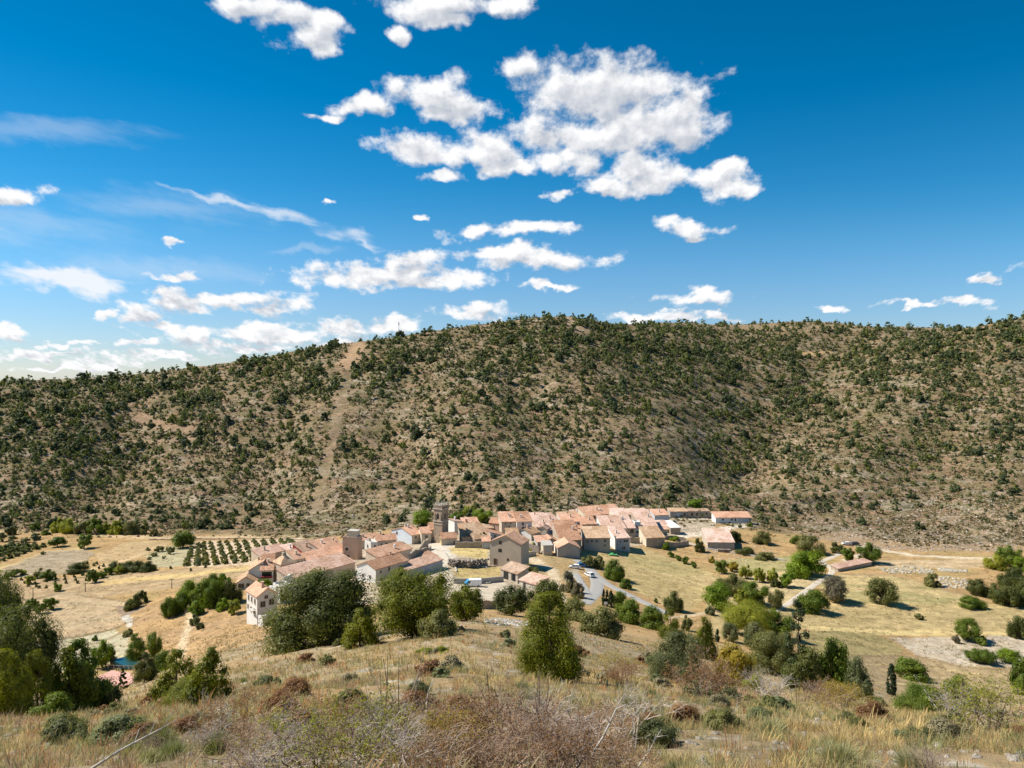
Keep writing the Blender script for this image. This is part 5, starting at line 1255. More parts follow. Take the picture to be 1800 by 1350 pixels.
rubble('scree', [[(1380,890),(1800,860),(1800,975),(1560,970),(1400,950)]], 900, .6, 'pale stones on the bare foot of the far hill', 13, (.48, .41, .34))
rubble('scree', [[(0,1265),(400,1240),(900,1180),(1300,1230),(1800,1270),(1800,1345),(0,1345)]], 500, .10, 'small pale stones among the dry grass', 14, (.36, .31, .25))
rubble('scree', [[(1190,925),(1235,928),(1250,934),(1240,940),(1200,938)], [(1310,940),(1350,965),(1380,985),(1330,978)], [(1240,960),(1330,985),(1300,1000),(1240,990)]], 200, .5, 'tumbled stones on the village banks', 15, (.46, .38, .29))

# ------------------------------------------------------------------ vehicles
def vehicle(name, label, px, py, heading, L, Wd, prof, glass, paint, cat='car', group=None, extra=None):
    """prof: side outline (x forward, z up); glass: list of side window outlines"""
    x, y, z = hit1(px, py)
    root = empty(name, (x, y, z + .03)); root.rotation_euler.z = R(heading); tag(root, label, cat, group)
    def ext(pts, w, zoff=0): return [(p[0], -w / 2, p[1]) for p in pts], [(p[0], w / 2, p[1]) for p in pts]
    b = MB(); lo, hi_ = ext(prof, Wd); b.hexa(lo, hi_)
    body = b.build('body', [MAT[paint]], root)
    mod = body.modifiers.new('bevel', 'BEVEL'); mod.width = .09; mod.segments = 2
    for g in glass:
        b = MB(); lo, hi_ = ext(g, Wd + .03); b.hexa(lo, hi_); b.build('side_window', [MAT['glass_and_shade_dark']], root)
    for sx_ in (-.31, .31):
        for sy_ in (-1, 1):
            b = MB(); b.tube((sx_ * L, sy_ * (Wd / 2 - .2), .32), (sx_ * L, sy_ * (Wd / 2 + .02), .32), .32, .32, 16)
            w = b.build('wheel', [MAT['rubber']], root, smooth=False)
            b = MB(); b.tube((sx_ * L, sy_ * (Wd / 2 + .02), .32), (sx_ * L, sy_ * (Wd / 2 + .035), .32), .18, .18, 12); b.build('rim', [MAT['galvanised']], w)
    return root
def car_prof(L): return [(-L / 2, .3), (L / 2, .3), (L / 2, .75), (L * .30, .92), (L * .12, 1.42), (-L * .32, 1.46), (-L * .47, .98), (-L / 2, .85)]
def car_glass(L): return [[(L * .26, .95), (L * .115, 1.36), (-L * .05, 1.38), (-L * .05, .95)], [(-L * .08, .95), (-L * .08, 1.38), (-L * .30, 1.38), (-L * .41, .97)]]
def screens(root, L, W):
    b = MB(); b.face([(L * .305, -W * .42, .96), (L * .305, W * .42, .96), (L * .132, W * .38, 1.41), (L * .132, -W * .38, 1.41)]); b.build('windscreen', [MAT['glass_and_shade_dark']], root)
    b = MB(); b.face([(-L * .478, W * .42, 1.0), (-L * .478, -W * .42, 1.0), (-L * .335, -W * .38, 1.44), (-L * .335, W * .38, 1.44)]); b.build('rear_window', [MAT['glass_and_shade_dark']], root)
Lv = 5.2
v = vehicle('parked_van', 'white panel van with a blue sheet over its bonnet parked by the grey block wall', 831, 1031, 188, Lv, 1.95, [(-Lv / 2, .35), (Lv / 2, .35), (Lv / 2, .95), (Lv * .40, 1.2), (Lv * .26, 2.1), (Lv * .18, 2.25), (-Lv / 2, 2.25)], [[(Lv * .33, 1.25), (Lv * .235, 1.95), (Lv * .14, 1.98), (Lv * .14, 1.25)]], 'white_paint', 'van')
b = MB(); pr = [(Lv / 2 + .04, .7), (Lv / 2 + .05, 1.0), (Lv * .41, 1.27), (Lv * .265, 2.16), (Lv * .22, 2.16), (Lv * .30, .9)]
b.hexa([(p_[0], -1.02, p_[1]) for p_ in pr], [(p_[0], 1.02, p_[1]) for p_ in pr]); b.build('windscreen_cover', [MAT['blue_tarp']], v)
for px, py, hd, pt_, lb in ((1036, 1013, 118, 'white_paint', 'white hatchback parked alone at the edge of the asphalt road'), (1020, 996, 165, 'blue_paint', 'blue car at the head of the road under the grey gabled building'),
                            (1011, 999, 165, 'white_paint', 'white car next to the blue one at the head of the road'), (1488, 958, 175, 'white_paint', 'white car parked at the far farm track'), (1502, 958, 175, 'dark_paint', 'dark car beside the white one at the far farm track')):
    screens(vehicle('parked_car', lb, px, py, hd, 4.1, 1.75, car_prof(4.1), car_glass(4.1), pt_, group='parked cars'), 4.1, 1.75)
x, y, z = hit1(856, 1025)
b = MB()
for k in range(18):
    a0, a1 = k * math.pi / 9, (k + 1) * math.pi / 9
    b.tube((math.cos(a0) * 1.1, math.sin(a0) * .7, .3), (math.cos(a1) * 1.1, math.sin(a1) * .7, .3), .24, .24, 8)
o = b.build('water_trough', [MAT['grey_render_and_shade']], None, (x, y, z), True); tag(o, 'oval pale-rimmed trough lying by the grey block wall', 'trough')

# ------------------------------------------------------------------ poles, masts, sign, tarpaulin, pond
def pole(name, label, px, py, hpx, r0, mat, cat, arm=None, group=None, Y=None, extra=None):
    if Y: y = Y; x = (px - CX) / F * y; z = h1(x, y)
    else: x, y, z = hit1(px, py)
    hh = hpx * y / F
    root = empty(name, (x, y, z)); tag(root, label, cat, group)
    b = MB(); b.tube((0, 0, -.5), (0, 0, hh), r0, r0 * .6, 8); b.build('pole', [MAT[mat]], root, smooth=True)
    if arm:
        b = MB(); b.box((0, 0, hh - .35), (arm, .12, .12), .3); b.build('crossarm', [MAT[mat]], root)
        for s in (-.4, 0, .4):
            b = MB(); b.tube((s * arm * math.cos(.3), s * arm * math.sin(.3), hh - .29), (s * arm * math.cos(.3), s * arm * math.sin(.3), hh - .05), .06, .04, 6); b.build('insulator', [MAT['glass_and_shade_dark']], root)
    if extra: extra(root, hh)
    return root
pole('utility_pole', 'wooden utility pole above the field road by the thicket', 58, 1053, 21, .16, 'wood_pole', 'pole', 1.6)
pole('utility_pole', 'wooden utility pole standing on a pale stone in the middle field', 150, 1040, 16, .16, 'wood_pole', 'pole', 1.6)
pole('utility_pole', 'wooden utility pole beside the row of ash trees', 302, 1035, 18, .16, 'wood_pole', 'pole', 1.6)
pole('street_lamp', 'thin metal lamp post at the dirt verge of the road junction', 1024, 1042, 20, .08, 'galvanised', 'lamp post', extra=lambda r_, h_: (lambda b: (b.box((.4, 0, h_), (.9, .14, .1)), b.build('lamp_head', [MAT['galvanised']], r_)))(MB()))
def antenna(r_, h_):
    for k, (dz, w) in enumerate(((.97, .5), (.88, .9), (.8, .6))):
        b = MB(); b.box((0, 0, h_ * dz), (w * 2.2, .25, .7)); b.build('antenna_panel', [MAT['galvanised']], r_)
def yagi(r_, h_):
    b = MB(); b.tube((0, 0, h_ * .9), (-1.6, 0, h_ * 1.12), .1, .06, 5); b.tube((0, 0, h_ * .9), (1.6, 0, h_ * 1.12), .1, .06, 5); b.build('antenna', [MAT['galvanised']], r_)
def ridge_y(px):
    c = int(round((px - PXC[0]) / 5)); j = int(np.argmin(ROWPY[c, J0:J0 + 860])); return float(YR[J0 + j]) - 4
pole('antenna_mast', 'tallest lattice antenna mast on the ridge with panels at the top', 701, 592, 27, .35, 'galvanised', 'mast', extra=antenna, Y=ridge_y(701))
pole('antenna_mast', 'plain thin mast beside the tallest one on the ridge', 689, 592, 20, .22, 'galvanised', 'mast', Y=ridge_y(689))
pole('antenna_mast', 'forked antenna mast standing by itself at the bare ridge strip', 636, 598, 18, .2, 'galvanised', 'mast', extra=yagi, Y=ridge_y(636))
pole('antenna_mast', 'second forked antenna mast between the bare ridge strip and the pines', 650, 597, 14, .2, 'galvanised', 'mast', extra=yagi, Y=ridge_y(650))
pole('antenna_mast', 'shortest forked antenna on the ridge towards the low end of the hill', 624, 602, 11, .18, 'galvanised', 'mast', extra=yagi, Y=ridge_y(624))
r_ = pole('road_sign', 'small white sign board on a post beside the cypresses', 1065, 1070, 9, .05, 'galvanised', 'sign')
b = MB(); b.box((0, 0, 1.5), (.9, .06, .7), R(10)); b.build('sign_board', [MAT['sign_white']], r_)
x, y, z = hit1(1077, 976)
b = MB(); n = 6
g = [[((i - 2.5) * .7, (j - 2) * .55, .25 + .35 * math.sin(i * 1.7 + j) * math.cos(j * 1.3) + (.5 if 1 < i < 4 else 0)) for j in range(5)] for i in range(n)]
for i in range(n - 1):
    for j in range(4): b.face([g[i][j], g[i + 1][j], g[i + 1][j + 1], g[i][j + 1]])
o = b.build('tarpaulin', [MAT['green_tarp']], None, (x, y, z), True); tag(o, 'crumpled green tarpaulin on the ground below the white two-storey house', 'tarpaulin')
def ground_poly(name, pts, mat, lift):
    P = [hit1(*p) for p in pts]
    zl = max(p[2] for p in P)
    b = MB(); z = sum(p[2] for p in P) / len(P) + lift
    b.hexa([(p[0], p[1], z - 1.2) for p in P], [(p[0], p[1], z) for p in P])
    return tag(b.build(name, [MAT[mat]]), kind='structure'), z
def drape(name, pts, mat, lift=.14, step=.35):
    P = np.array([hit1(*p) for p in pts]); x0, y0 = P[:, 0].min(), P[:, 1].min(); x1, y1 = P[:, 0].max(), P[:, 1].max()
    xs = np.arange(x0, x1 + step, step); ys = np.arange(y0, y1 + step, step)
    XX, YY = np.meshgrid(xs, ys, indexing='ij'); ZZ = height(XX.ravel(), YY.ravel()).reshape(XX.shape) + lift
    ii, jj = np.meshgrid(np.arange(len(xs) - 1), np.arange(len(ys) - 1), indexing='ij')
    keep = inpoly(XX[:-1, :-1] + step / 2, YY[:-1, :-1] + step / 2, [tuple(p[:2]) for p in P])
    a_ = (ii * len(ys) + jj)[keep]; b_ = ((ii + 1) * len(ys) + jj)[keep]
    return tag(link(name, np_mesh(name, np.stack([XX, YY, ZZ], -1).reshape(-1, 3), np.stack([a_, b_, b_ + 1, a_ + 1], -1), mats=[MAT[mat]], smooth=True)), kind='structure')
drape('paving', [(172, 1190), (196, 1179), (228, 1182), (242, 1195), (226, 1205), (200, 1207)], 'pink_paving')
pw, zw = ground_poly('water', [(198, 1173), (222, 1164), (250, 1163), (262, 1170), (240, 1177), (216, 1177)], 'pool_water', .30)
P = [hit1(*p) for p in ((186, 1176), (205, 1178), (222, 1179), (238, 1178))]
root = empty('railing', P[0]); tag(root, 'dark wooden railing between the pond and the pink paving', 'railing')
o0 = np.array(P[0])
for p0, p1 in zip(P[:-1], P[1:]):
    p0 = np.array(p0) - o0; p1 = np.array(p1) - o0
    b = MB(); b.tube(p0 + [0, 0, 1.1], p1 + [0, 0, 1.1], .07, .07, 6); b.build('rail', [MAT['wood_pole']], root)
    for k in range(4):
        q = p0 + (p1 - p0) * k / 4; b = MB(); b.box((q[0], q[1], q[2] + .5), (.14, .14, 1.2)); b.build('post', [MAT['pale_concrete'] if k % 2 else MAT['wood_pole']], root)
# ------------------------------------------------------------------ foreground: grass (stuff) and single shrubs
def blades(n, X, Y, hgt, wid, spread, colr, seed):
    """n tufts at X, Y -> arrays of blades; returns V (.., 6 verts per blade), colours"""
    r = np.random.default_rng(seed)
    X = np.asarray(X); m = len(X)
    Z = height(X, Y)
    k = n
    a = r.uniform(0, 2 * math.pi, (m, k)); rad = spread[:, None] * np.sqrt(r.random((m, k))) * .55
    bx = X[:, None] + np.cos(a) * rad; by = np.asarray(Y)[:, None] + np.sin(a) * rad; bz = np.repeat((Z - .05)[:, None], k, 1)
    h = hgt[:, None] * r.uniform(.45, 1.1, (m, k)); lean = r.uniform(.1, .75, (m, k)) * h
    la = a + r.normal(0, .6, (m, k))
    dx, dy = np.cos(la) * lean, np.sin(la) * lean
    px, py = -np.sin(la + r.normal(0, .9, (m, k))), np.cos(la)
    w = wid[:, None] * r.uniform(.6, 1.3, (m, k)) / 2
    def pt(f, zz, ww):
        cx_, cy_, cz_ = bx + dx * f, by + dy * f, bz + h * zz
        return np.stack([cx_ - px * w * ww, cy_ - py * w * ww, cz_], -1), np.stack([cx_ + px * w * ww, cy_ + py * w * ww, cz_], -1)
    p0, p1 = pt(0, 0, 1); p2, p3 = pt(.38, .6, .8); p4, p5 = pt(1.0, .96, .2)
    V = np.stack([p0, p1, p3, p2, p4, p5], 2).reshape(-1, 3)
    c = np.repeat(colr[:, None, :], k, 1) * r.uniform(.7, 1.3, (m, k, 1))
    return V, np.repeat(c.reshape(-1, 3), 6, 0), m * k
PAL = np.array([1.40, 1.34, 1.16]) * np.array([(.44, .34, .17), (.38, .29, .15), (.50, .39, .20), (.34, .25, .14), (.27, .25, .12), (.22, .23, .11), (.30, .28, .17), (.36, .20, .10), (.28, .20, .15), (.33, .31, .17)])
AV = []; AC = []; nb_ = 0
def scatter(n, y0, y1, xl=.76, seed=0):
    r = np.random.default_rng(seed)
    Y = np.sqrt(r.uniform(y0 ** 2, y1 ** 2, n)); X = r.uniform(-xl, xl, n) * Y
    return X, Y, r
for (cnt, y0, y1, k, w, hm, sd) in ((2600, 7.0, 18, 46, .010, .22, 1), (6500, 17, 42, 24, .020, .29, 2), (9000, 40, 90, 11, .045, .40, 3), (7000, 85, 175, 7, .09, .45, 4)):
    X, Y, r = scatter(int(cnt * 1.2), y0, y1, .98, sd); cnt = len(X)
    cl = fbm(X / 3.5, Y / 3.5, 200, 2); cl2 = fbm(X / 9, Y / 9, 210, 3)
    keep = r.random(cnt) < np.clip((cl - .28) * 3.2, .08, 1)
    pyv = HZ - F * height(X, Y) / Y; pxv = CX + F * X / Y
    if y1 > 100: keep &= (pyv > np.interp(pxv, [0, 230, 330, 450, 600, 850, 1000, 1200, 1400, 1800], [1215, 1190, 1120, 1100, 1120, 1090, 1100, 1140, 1190, 1245]))
    X, Y, cl2 = X[keep], Y[keep], cl2[keep]
    m = len(X)
    ci = np.clip((cl2 * 1.25 - .1 + r.normal(0, .17, m)) * len(PAL), 0, len(PAL) - 1).astype(int)
    big_ = r.random(m) < .12
    hg = hm * r.uniform(.55, 1.25, m) * np.where(big_, 1.6, 1); sp = np.where(big_, .55, .28) * r.uniform(.7, 1.4, m) * (1 if y1 < 50 else 1.5)
    V, C_, q = blades(k, X, Y, hg, np.full(m, w), sp, PAL[ci], sd + 40)
    AV.append(V); AC.append(C_); nb_ += q
# weeds and stubble of the fields and banks beyond
r = np.random.default_rng(77); nw = 26000
fx = r.uniform(-60, 1860, nw); fy = 940 + 260 * r.random(nw)
cl = .5 * fbm(fx / 60, fy / 9, 301, 3) + .5 * fbm(fx / 14, fy / 4, 305, 2)
X, Y, Z = hit(fx, fy); k_ = ~np.isnan(Y) & (Y > 120) & (Y < np.interp(fx, FPX, FY)) & (r.random(nw) < np.clip((cl - .42) * 6, .02, 1))
k_ &= ~(inpoly(fx, fy, [(1005,980),(1060,985),(1190,1090),(1010,1066)]) | inpoly(fx, fy, [(742,950),(792,946),(802,975),(785,1004),(742,985)]) | inpoly(fx, fy, [(790,1024),(885,1022),(905,1040),(880,1058),(800,1052)]))
X, Y = X[k_], Y[k_]; m = len(X)
FP = np.array([(.46, .35, .17), (.40, .29, .14), (.26, .22, .10), (.20, .185, .075), (.33, .25, .12), (.50, .385, .19), (.24, .24, .085)])
V, C_, q = blades(7, X, Y, r.uniform(.12, .5, m), np.full(m, .13), r.uniform(.5, 1.5, m), FP[np.clip(((cl[k_] - .4) * 14 + r.normal(0, 2, m)) % 7, 0, 6).astype(int)], 99)
AV.append(V); AC.append(C_); nb_ += q
V = np.concatenate(AV); i6 = np.arange(nb_)[:, None] * 6
Q = np.concatenate([i6 + [0, 1, 2, 3], i6 + [3, 2, 5, 4]])
print('blades', nb_)
tag(link('grass', np_mesh('grass', V, Q, colr=np.concatenate(AC), mats=[MAT['grass_blades']])), 'dry straw, olive and rusty grass tufts covering the near slope', 'grass', kind='stuff')

# --- twig shrubs: branching grey stems, some with sparse small leaves
def twig_mesh(seed, depth=5, spread=.55, droop=0.0, kids=(2, 3), thin=1.0, trunkn=5):
    r = random.Random(seed); b = MB(); tips = []
    def grow(p, d, L, rad, lev):
        q = p; dd = d
        for s in range(2):
            dd = unit(dd + np.array([r.gauss(0, .16), r.gauss(0, .16), r.gauss(0, .10) - droop]))
            e = q + dd * L / 2
            b.tube(q, e, rad * (1 - .2 * s), rad * (.8 - .2 * s), 3 if lev > 1 else 5); q = e
        tips.append((q, lev))
        if lev >= depth: return
        for _ in range(r.randint(*kids)):
            nd = unit(dd + np.array([r.gauss(0, spread), r.gauss(0, spread), r.gauss(.08, spread * .7)]))
            grow(q - dd * L * r.uniform(0, .3), nd, L * r.uniform(.62, .88), rad * .62, lev + 1)
    for k in range(trunkn):
        a = r.uniform(0, 6.28)
        grow(np.array([math.cos(a) * .05, math.sin(a) * .05, -.05]), unit(np.array([math.cos(a) * r.uniform(.2, .9), math.sin(a) * r.uniform(.2, .9), 1.0])), .30, .016 * thin, 1)
    return b, tips
TW = {}
def twig(kind, var):
    key = (kind, var)
    if key not in TW:
        kw = {'bare': dict(depth=6, spread=.6, kids=(2, 3), trunkn=6, thin=.85), 'stalk': dict(depth=3, spread=.22, kids=(1, 2), trunkn=6, thin=.8), 'dense': dict(depth=6, spread=.72, kids=(2, 3), trunkn=9, thin=.75)}[kind]
        b, tips = twig_mesh(var * 17 + 3, **kw)
        vs = np.array(b.v); s = 1.0 / vs[:, 2].max(); b.v = [tuple(v_ * s) for v_ in vs]
        me = b.mesh('stem', [MAT['grey_bark']])
        r = np.random.default_rng(var + 77)
        T = np.array([t[0] for t in tips if t[1] >= 3]) * s
        P = np.repeat(T, 3, 0) + r.normal(0, .02, (len(T) * 3, 3)); Nn = unit(r.normal(size=P.shape) + [0, 0, .5])
        Vl = quads(P, Nn, .014 * r.uniform(.6, 1.3, len(P)), .009 * r.uniform(.6, 1.3, len(P)), r)
        TW[key] = (me, np_mesh('foliage', Vl, qidx(len(Vl)), tint=np.repeat(np.clip(r.normal(.5, .25, len(P)), 0, 1), 4), mats=[MAT['leaf_lime']]))
    return TW[key]
simple('twig_grey', (.50, .43, .37), .95, .1, var=.3)
simple('twig_dark', (.30, .225, .18), .95, .1, var=.3)
simple('twig_brown', (.42, .29, .20), .95, .1, var=.3)
simple('twig_pale', (.50, .46, .41), .95, .1, var=.2)
def shrub(name, label, px, Y, hgt, kind='bare', var=0, mat='twig_grey', leaf=None, group=None, wide=1.0, cat='shrub', tilt=0.0):
    x = (px - CX) / F * Y; z = h1(x, Y)
    root = empty(name, (x, Y, z - .03)); root.scale = (hgt * wide, hgt * wide, hgt); root.rotation_euler = (0, tilt, random.uniform(0, 6.28) if not tilt else 0)
    tag(root, label, cat, group)
    st, fo = twig(kind, var)
    o = link('stem', st, root); with_mat(o, MAT[mat])
    if leaf: o = link('foliage', fo, root); with_mat(o, MAT[leaf])
    return root
shrub('dead_shrub', 'biggest tangled bare grey shrub at the bottom of the picture', 960, 9.4, 1.25, 'dense', 0, 'twig_dark', None, wide=1.1)
shrub('dead_shrub', 'tangled dark bare shrub joining the biggest one on its uphill side', 860, 10.2, 1.2, 'dense', 1, 'twig_dark', RUS, wide=1.05)
shrub('dead_shrub', 'pale bare shrub with a domed crown of fine twigs below the round holm oak', 1104, 13.5, 1.35, 'bare', 2, 'twig_grey', None, wide=.95)
shrub('thorn_shrub', 'thorny shrub with sparse yellow-green leaves at the bottom beside the tangled shrubs', 640, 9.6, 1.15, 'bare', 3, 'twig_dark', LIM)
shrub('thorn_shrub', 'leafy thorn shrub with crossing stems at the lowest edge', 560, 9.4, .95, 'bare', 0, 'twig_dark', LIM, wide=1.1)
shrub('thorn_shrub', 'reddish thorn shrub spreading over the slope below the junipers', 440, 12.5, 1.05, 'bare', 1, 'twig_brown', RUS, wide=1.1)
shrub('thorn_shrub', 'brown thorn shrub with yellow leaves between the leafy thorns and the dark shrubs', 770, 9.9, 1.05, 'dense', 2, 'twig_brown', YEL)
shrub('dead_shrub', 'small low grey bare shrub at the lowest edge under the leafy thorns', 480, 9.0, .7, 'dense', 3, 'twig_grey', None, wide=1.3)
shrub('dead_shrub', 'low grey bare shrub at the lowest edge under the yellow-leaved thorn', 690, 8.9, .8, 'dense', 1, 'twig_grey', None, wide=1.2)
shrub('dead_shrub', 'little dead black shrub in the straw near the near thicket', 262, 13.0, .55, 'bare', 2, 'twig_dark', None)
shrub('dead_shrub', 'leaning bare grey shrub by the two junipers', 350, 15.0, 1.0, 'bare', 3, 'twig_grey', None, tilt=.5)
shrub('dead_shrub', 'rust-brown dead shrub with a black stem beside the round holm oak', 1238, 37, 2.6, 'dense', 0, 'twig_dark', RUS, wide=1.05)
shrub('dead_shrub', 'grey bare thicket at the foot of the scraggy pine', 1348, 44, 2.0, 'dense', 1, 'twig_grey', None, wide=1.1)
shrub('dead_shrub', 'silvery bare shrub under the rounded oak past the pine', 1450, 40, 1.6, 'dense', 2, 'twig_grey', RUS, wide=1.1)
shrub('thorn_shrub', 'orange-leaved bramble below the rounded oak', 1480, 34, 1.7, 'dense', 3, 'twig_brown', YEL, wide=1.2)
shrub('thorn_shrub', 'big dark thicket with yellow leaves at the right end of the near brow', 1745, 22, 1.9, 'dense', 0, 'twig_dark', LIM, wide=1.1)
shrub('dead_shrub', 'grey bare shrub rising against the brown field at the brow', 1700, 26, 1.6, 'bare', 1, 'twig_grey', None)
shrub('dead_shrub', 'dark bare shrub in the grass at the lowest corner', 1640, 9.5, .55, 'dense', 2, 'twig_dark', None)
shrub('dead_shrub', 'rusty dead shrub above the pale domed one', 1096, 46, 1.6, 'dense', 3, 'twig_brown', RUS, wide=1.2)
shrub('thorn_shrub', 'leafless bramble with yellow tips between the cypresses and the conical juniper', 1085, 62, 2.4, 'dense', 0, 'twig_grey', YEL, wide=1.3)
for k, (px, Y, hh, mt, lf) in enumerate(((500,11.5,.85,'twig_grey',None),(590,12.5,.95,'twig_brown',RUS),(650,11.5,1.0,'twig_grey',None),(730,12.5,1.05,'twig_brown',None),(800,11.2,1.1,'twig_grey',RUS),(840,13.5,1.05,'twig_brown',None),(905,11.0,1.25,'twig_brown',None),
        (1000,10.8,1.15,'twig_grey',None),(1045,12.5,1.0,'twig_brown',RUS),(940,13.2,1.1,'twig_grey',None),(1010,9.0,.8,'twig_dark',RUS),(880,8.9,.85,'twig_brown',None),(780,8.8,.75,'twig_grey',RUS),(1090,9.6,.6,'twig_brown',RUS),(420,10.2,.7,'twig_brown',None),(370,11.5,.6,'twig_grey',None),(560,10.4,.8,'twig_dark',None))):
    shrub('dead_shrub', 'leafless reddish-grey twiggy bush in the dense mass along the bottom of the picture', px, Y, hh, 'dense', k % 4, mt, lf, group='twiggy bushes along the bottom', wide=1.1)
shrub('tall_weed', 'tall dark dried weed stalks standing above the thorn shrubs', 690, 11.0, 1.75, 'stalk', 0, 'twig_dark', None, wide=.5)
shrub('tall_weed', 'tall rusty dried stalks beside the dark tangled shrub', 905, 12.0, 1.5, 'stalk', 1, 'twig_brown', None, wide=.6)
def dead_branch(label, px, Y, L, lean, az, seed):
    r = random.Random(seed); x = (px - CX) / F * Y; z = h1(x, Y); b = MB()
    p = np.array([0, 0, -.1]); d = unit(np.array([math.cos(az) * math.sin(lean), math.sin(az) * math.sin(lean), math.cos(lean)])); n = 7; rad = .022
    for k in range(n):
        d = unit(d + np.array([r.gauss(0, .09), r.gauss(0, .09), r.gauss(0, .07)])); q = p + d * L / n
        b.tube(p, q, rad * (1 - k / n * .8), rad * (1 - (k + 1) / n * .8), 6)
        if k > 1:
            s = unit(d + np.array([r.gauss(0, .7), r.gauss(0, .7), r.gauss(.2, .4)])); b.tube(p, p + s * L * .18, rad * .4, rad * .1, 4)
        p = q
    tag(b.build('dead_branch', [MAT['twig_pale']], None, (x, Y, z), True), label, 'branch')
dead_branch('whitish dead branch rising through the dark tangled shrub', 1018, 8.9, 1.25, .28, .3, 3)
dead_branch('pale dead branch leaning low over the grass beside the tangled shrub', 1100, 10.5, .9, .95, .4, 5)
dead_branch('long pale dead branch lying slanted across the straw below the near thicket', 135, 9.6, 1.3, 1.05, .5, 6)
dead_branch('bleached dead branch before the rust-brown dead shrub', 1262, 22, 1.0, 1.2, .2, 8)
dead_branch('thin pale dead limb in front of the conical juniper', 985, 48, 2.2, .2, 1.0, 9)
dead_branch('pale leaning dead limb at the brow beside the dark thicket', 1668, 30, 2.2, .55, 2.6, 11)
dead_branch('crooked bleached branch standing before the lime-green juniper', 750, 16, 1.1, .15, .5, 12)
# --- rounded tussocks and cushions of the near slope
SHR = [('esparto_tussock', 'silver-green tussock', .26, SAG), ('cushion_shrub', 'olive cushion', .3, OLV), ('cushion_shrub', 'rust cushion', .3, RUS), ('cushion_shrub', 'grey-brown cushion', .3, GRY)]
def broom_mesh(var):
    key = ('broom', var)
    if key not in TW:
        r = np.random.default_rng(var + 300); n = 900
        az = r.uniform(0, 6.28, n); el = r.uniform(.05, 1.05, n) ** 1.0
        d = np.stack([np.cos(az) * np.sin(el), np.sin(az) * np.sin(el), np.cos(el)], 1)
        L = r.uniform(.55, 1.0, n); base = np.stack([np.cos(az), np.sin(az), np.zeros(n)], 1) * (r.random(n) ** .5 * .16)[:, None]
        tip = base + d * L[:, None] - np.array([0, 0, 1]) * (el ** 2 * .12 * L)[:, None]; mid = base + d * (L * .55)[:, None] + np.array([0, 0, .04])
        s = unit(np.cross(d, r.normal(size=(n, 3)))) * .0065
        V = np.stack([base - s, base + s, mid + s, mid - s, tip + s * .3, tip - s * .3], 1).reshape(-1, 3)
        i6 = np.arange(n)[:, None] * 6
        Q = np.concatenate([i6 + [0, 1, 2, 3], i6 + [3, 2, 4, 5]])
        TW[key] = np_mesh('tussock', V, Q, tint=np.repeat(np.clip(r.normal(.5, .3, n), 0, 1), 6), mats=[MAT['leaf_sage']])
    return TW[key]
leafmat('leaf_esparto', (.17, .17, .085), (.36, .34, .19), .25)
leafmat('leaf_cushion', (.115, .10, .055), (.235, .20, .115), .25)
leafmat('leaf_straw', (.30, .225, .11), (.52, .41, .22), .25)
def tussock(px, Y, hgt, wide, mat, var, label, group):
    x = (px - CX) / F * Y; z = h1(x, Y)
    o = link('esparto_tussock', broom_mesh(var), None, (x, Y, z - .03)); o.scale = (hgt * wide, hgt * wide, hgt); o.rotation_euler.z = random.uniform(0, 6.28)
    with_mat(o, MAT[mat]); tag(o, label, 'grass tussock', group)
rs_ = random.Random(41)
for k in range(52):
    Y = 8.6 * (60 / 8.6) ** (rs_.random() ** 1.25); px = rs_.uniform(-40, 1840)
    if 400 < px < 1110 and Y < 13: continue
    mt = rs_.choice(['leaf_esparto', 'leaf_esparto', 'leaf_straw', 'leaf_sage'])
    tussock(px, Y, rs_.uniform(.28, .5), rs_.uniform(.8, 1.3), mt, rs_.randrange(4), 'straw or grey-green esparto tussock on the dry near slope', 'esparto tussocks of the near slope')
for k in range(100):
    Y = 14 * (110 / 14) ** rs_.random(); px = rs_.uniform(-20, 1820)
    if Y > 60 and not 480 < px < 1150: continue
    x = (px - CX) / F * Y; z = h1(x, Y); hh = rs_.uniform(.25, .55) * (1 + Y / 70)
    o = link('cushion_shrub', crown_mesh('dome', 'low' if Y > 30 else 'mid', rs_.randrange(4)), None, (x, Y, z - .08)); o.scale = (hh * 1.7, hh * 1.7, hh)
    o.rotation_euler.z = rs_.uniform(0, 6.28); with_mat(o, MAT[rs_.choice(['leaf_cushion', 'leaf_cushion', 'leaf_olive', 'leaf_rust', 'leaf_sage', 'leaf_greyoak'])])
    tag(o, 'low rounded cushion shrub, grey, olive or rusty, on the dry near slope', 'shrub', 'cushion shrubs of the near slope')
# ------------------------------------------------------------------ daylight, sky with clouds, camera
SUN_EL, SUN_AZ = 48.0, -80.0              # azimuth from the view direction (+y), negative = to the left
world = bpy.data.worlds.new('World'); scene.world = world; world.use_nodes = True
nt = world.node_tree; nt.nodes.clear()
wo = nt.nodes.new('ShaderNodeOutputWorld')
sky = node(nt, 'ShaderNodeTexSky', sky_type='NISHITA', sun_disc=False)
sky.sun_elevation = R(SUN_EL); sky.sun_rotation = R(SUN_AZ); sky.altitude = 1500; sky.air_density = 1.0; sky.dust_density = .1; sky.ozone_density = 3.0
D = node(nt, 'ShaderNodeTexCoord').outputs['Generated']
sp = node(nt, 'ShaderNodeSeparateXYZ', {0: D})
ay = math_(nt, 'MAXIMUM', math_(nt, 'ABSOLUTE', sp.outputs[1]), .04)
u = math_(nt, 'DIVIDE', sp.outputs[0], ay); v = math_(nt, 'DIVIDE', sp.outputs[2], ay)
up = math_(nt, 'GREATER_THAN', sp.outputs[2], -.02)
iv = math_(nt, 'DIVIDE', 1.0, math_(nt, 'ADD', math_(nt, 'MAXIMUM', v, -.1), .6))
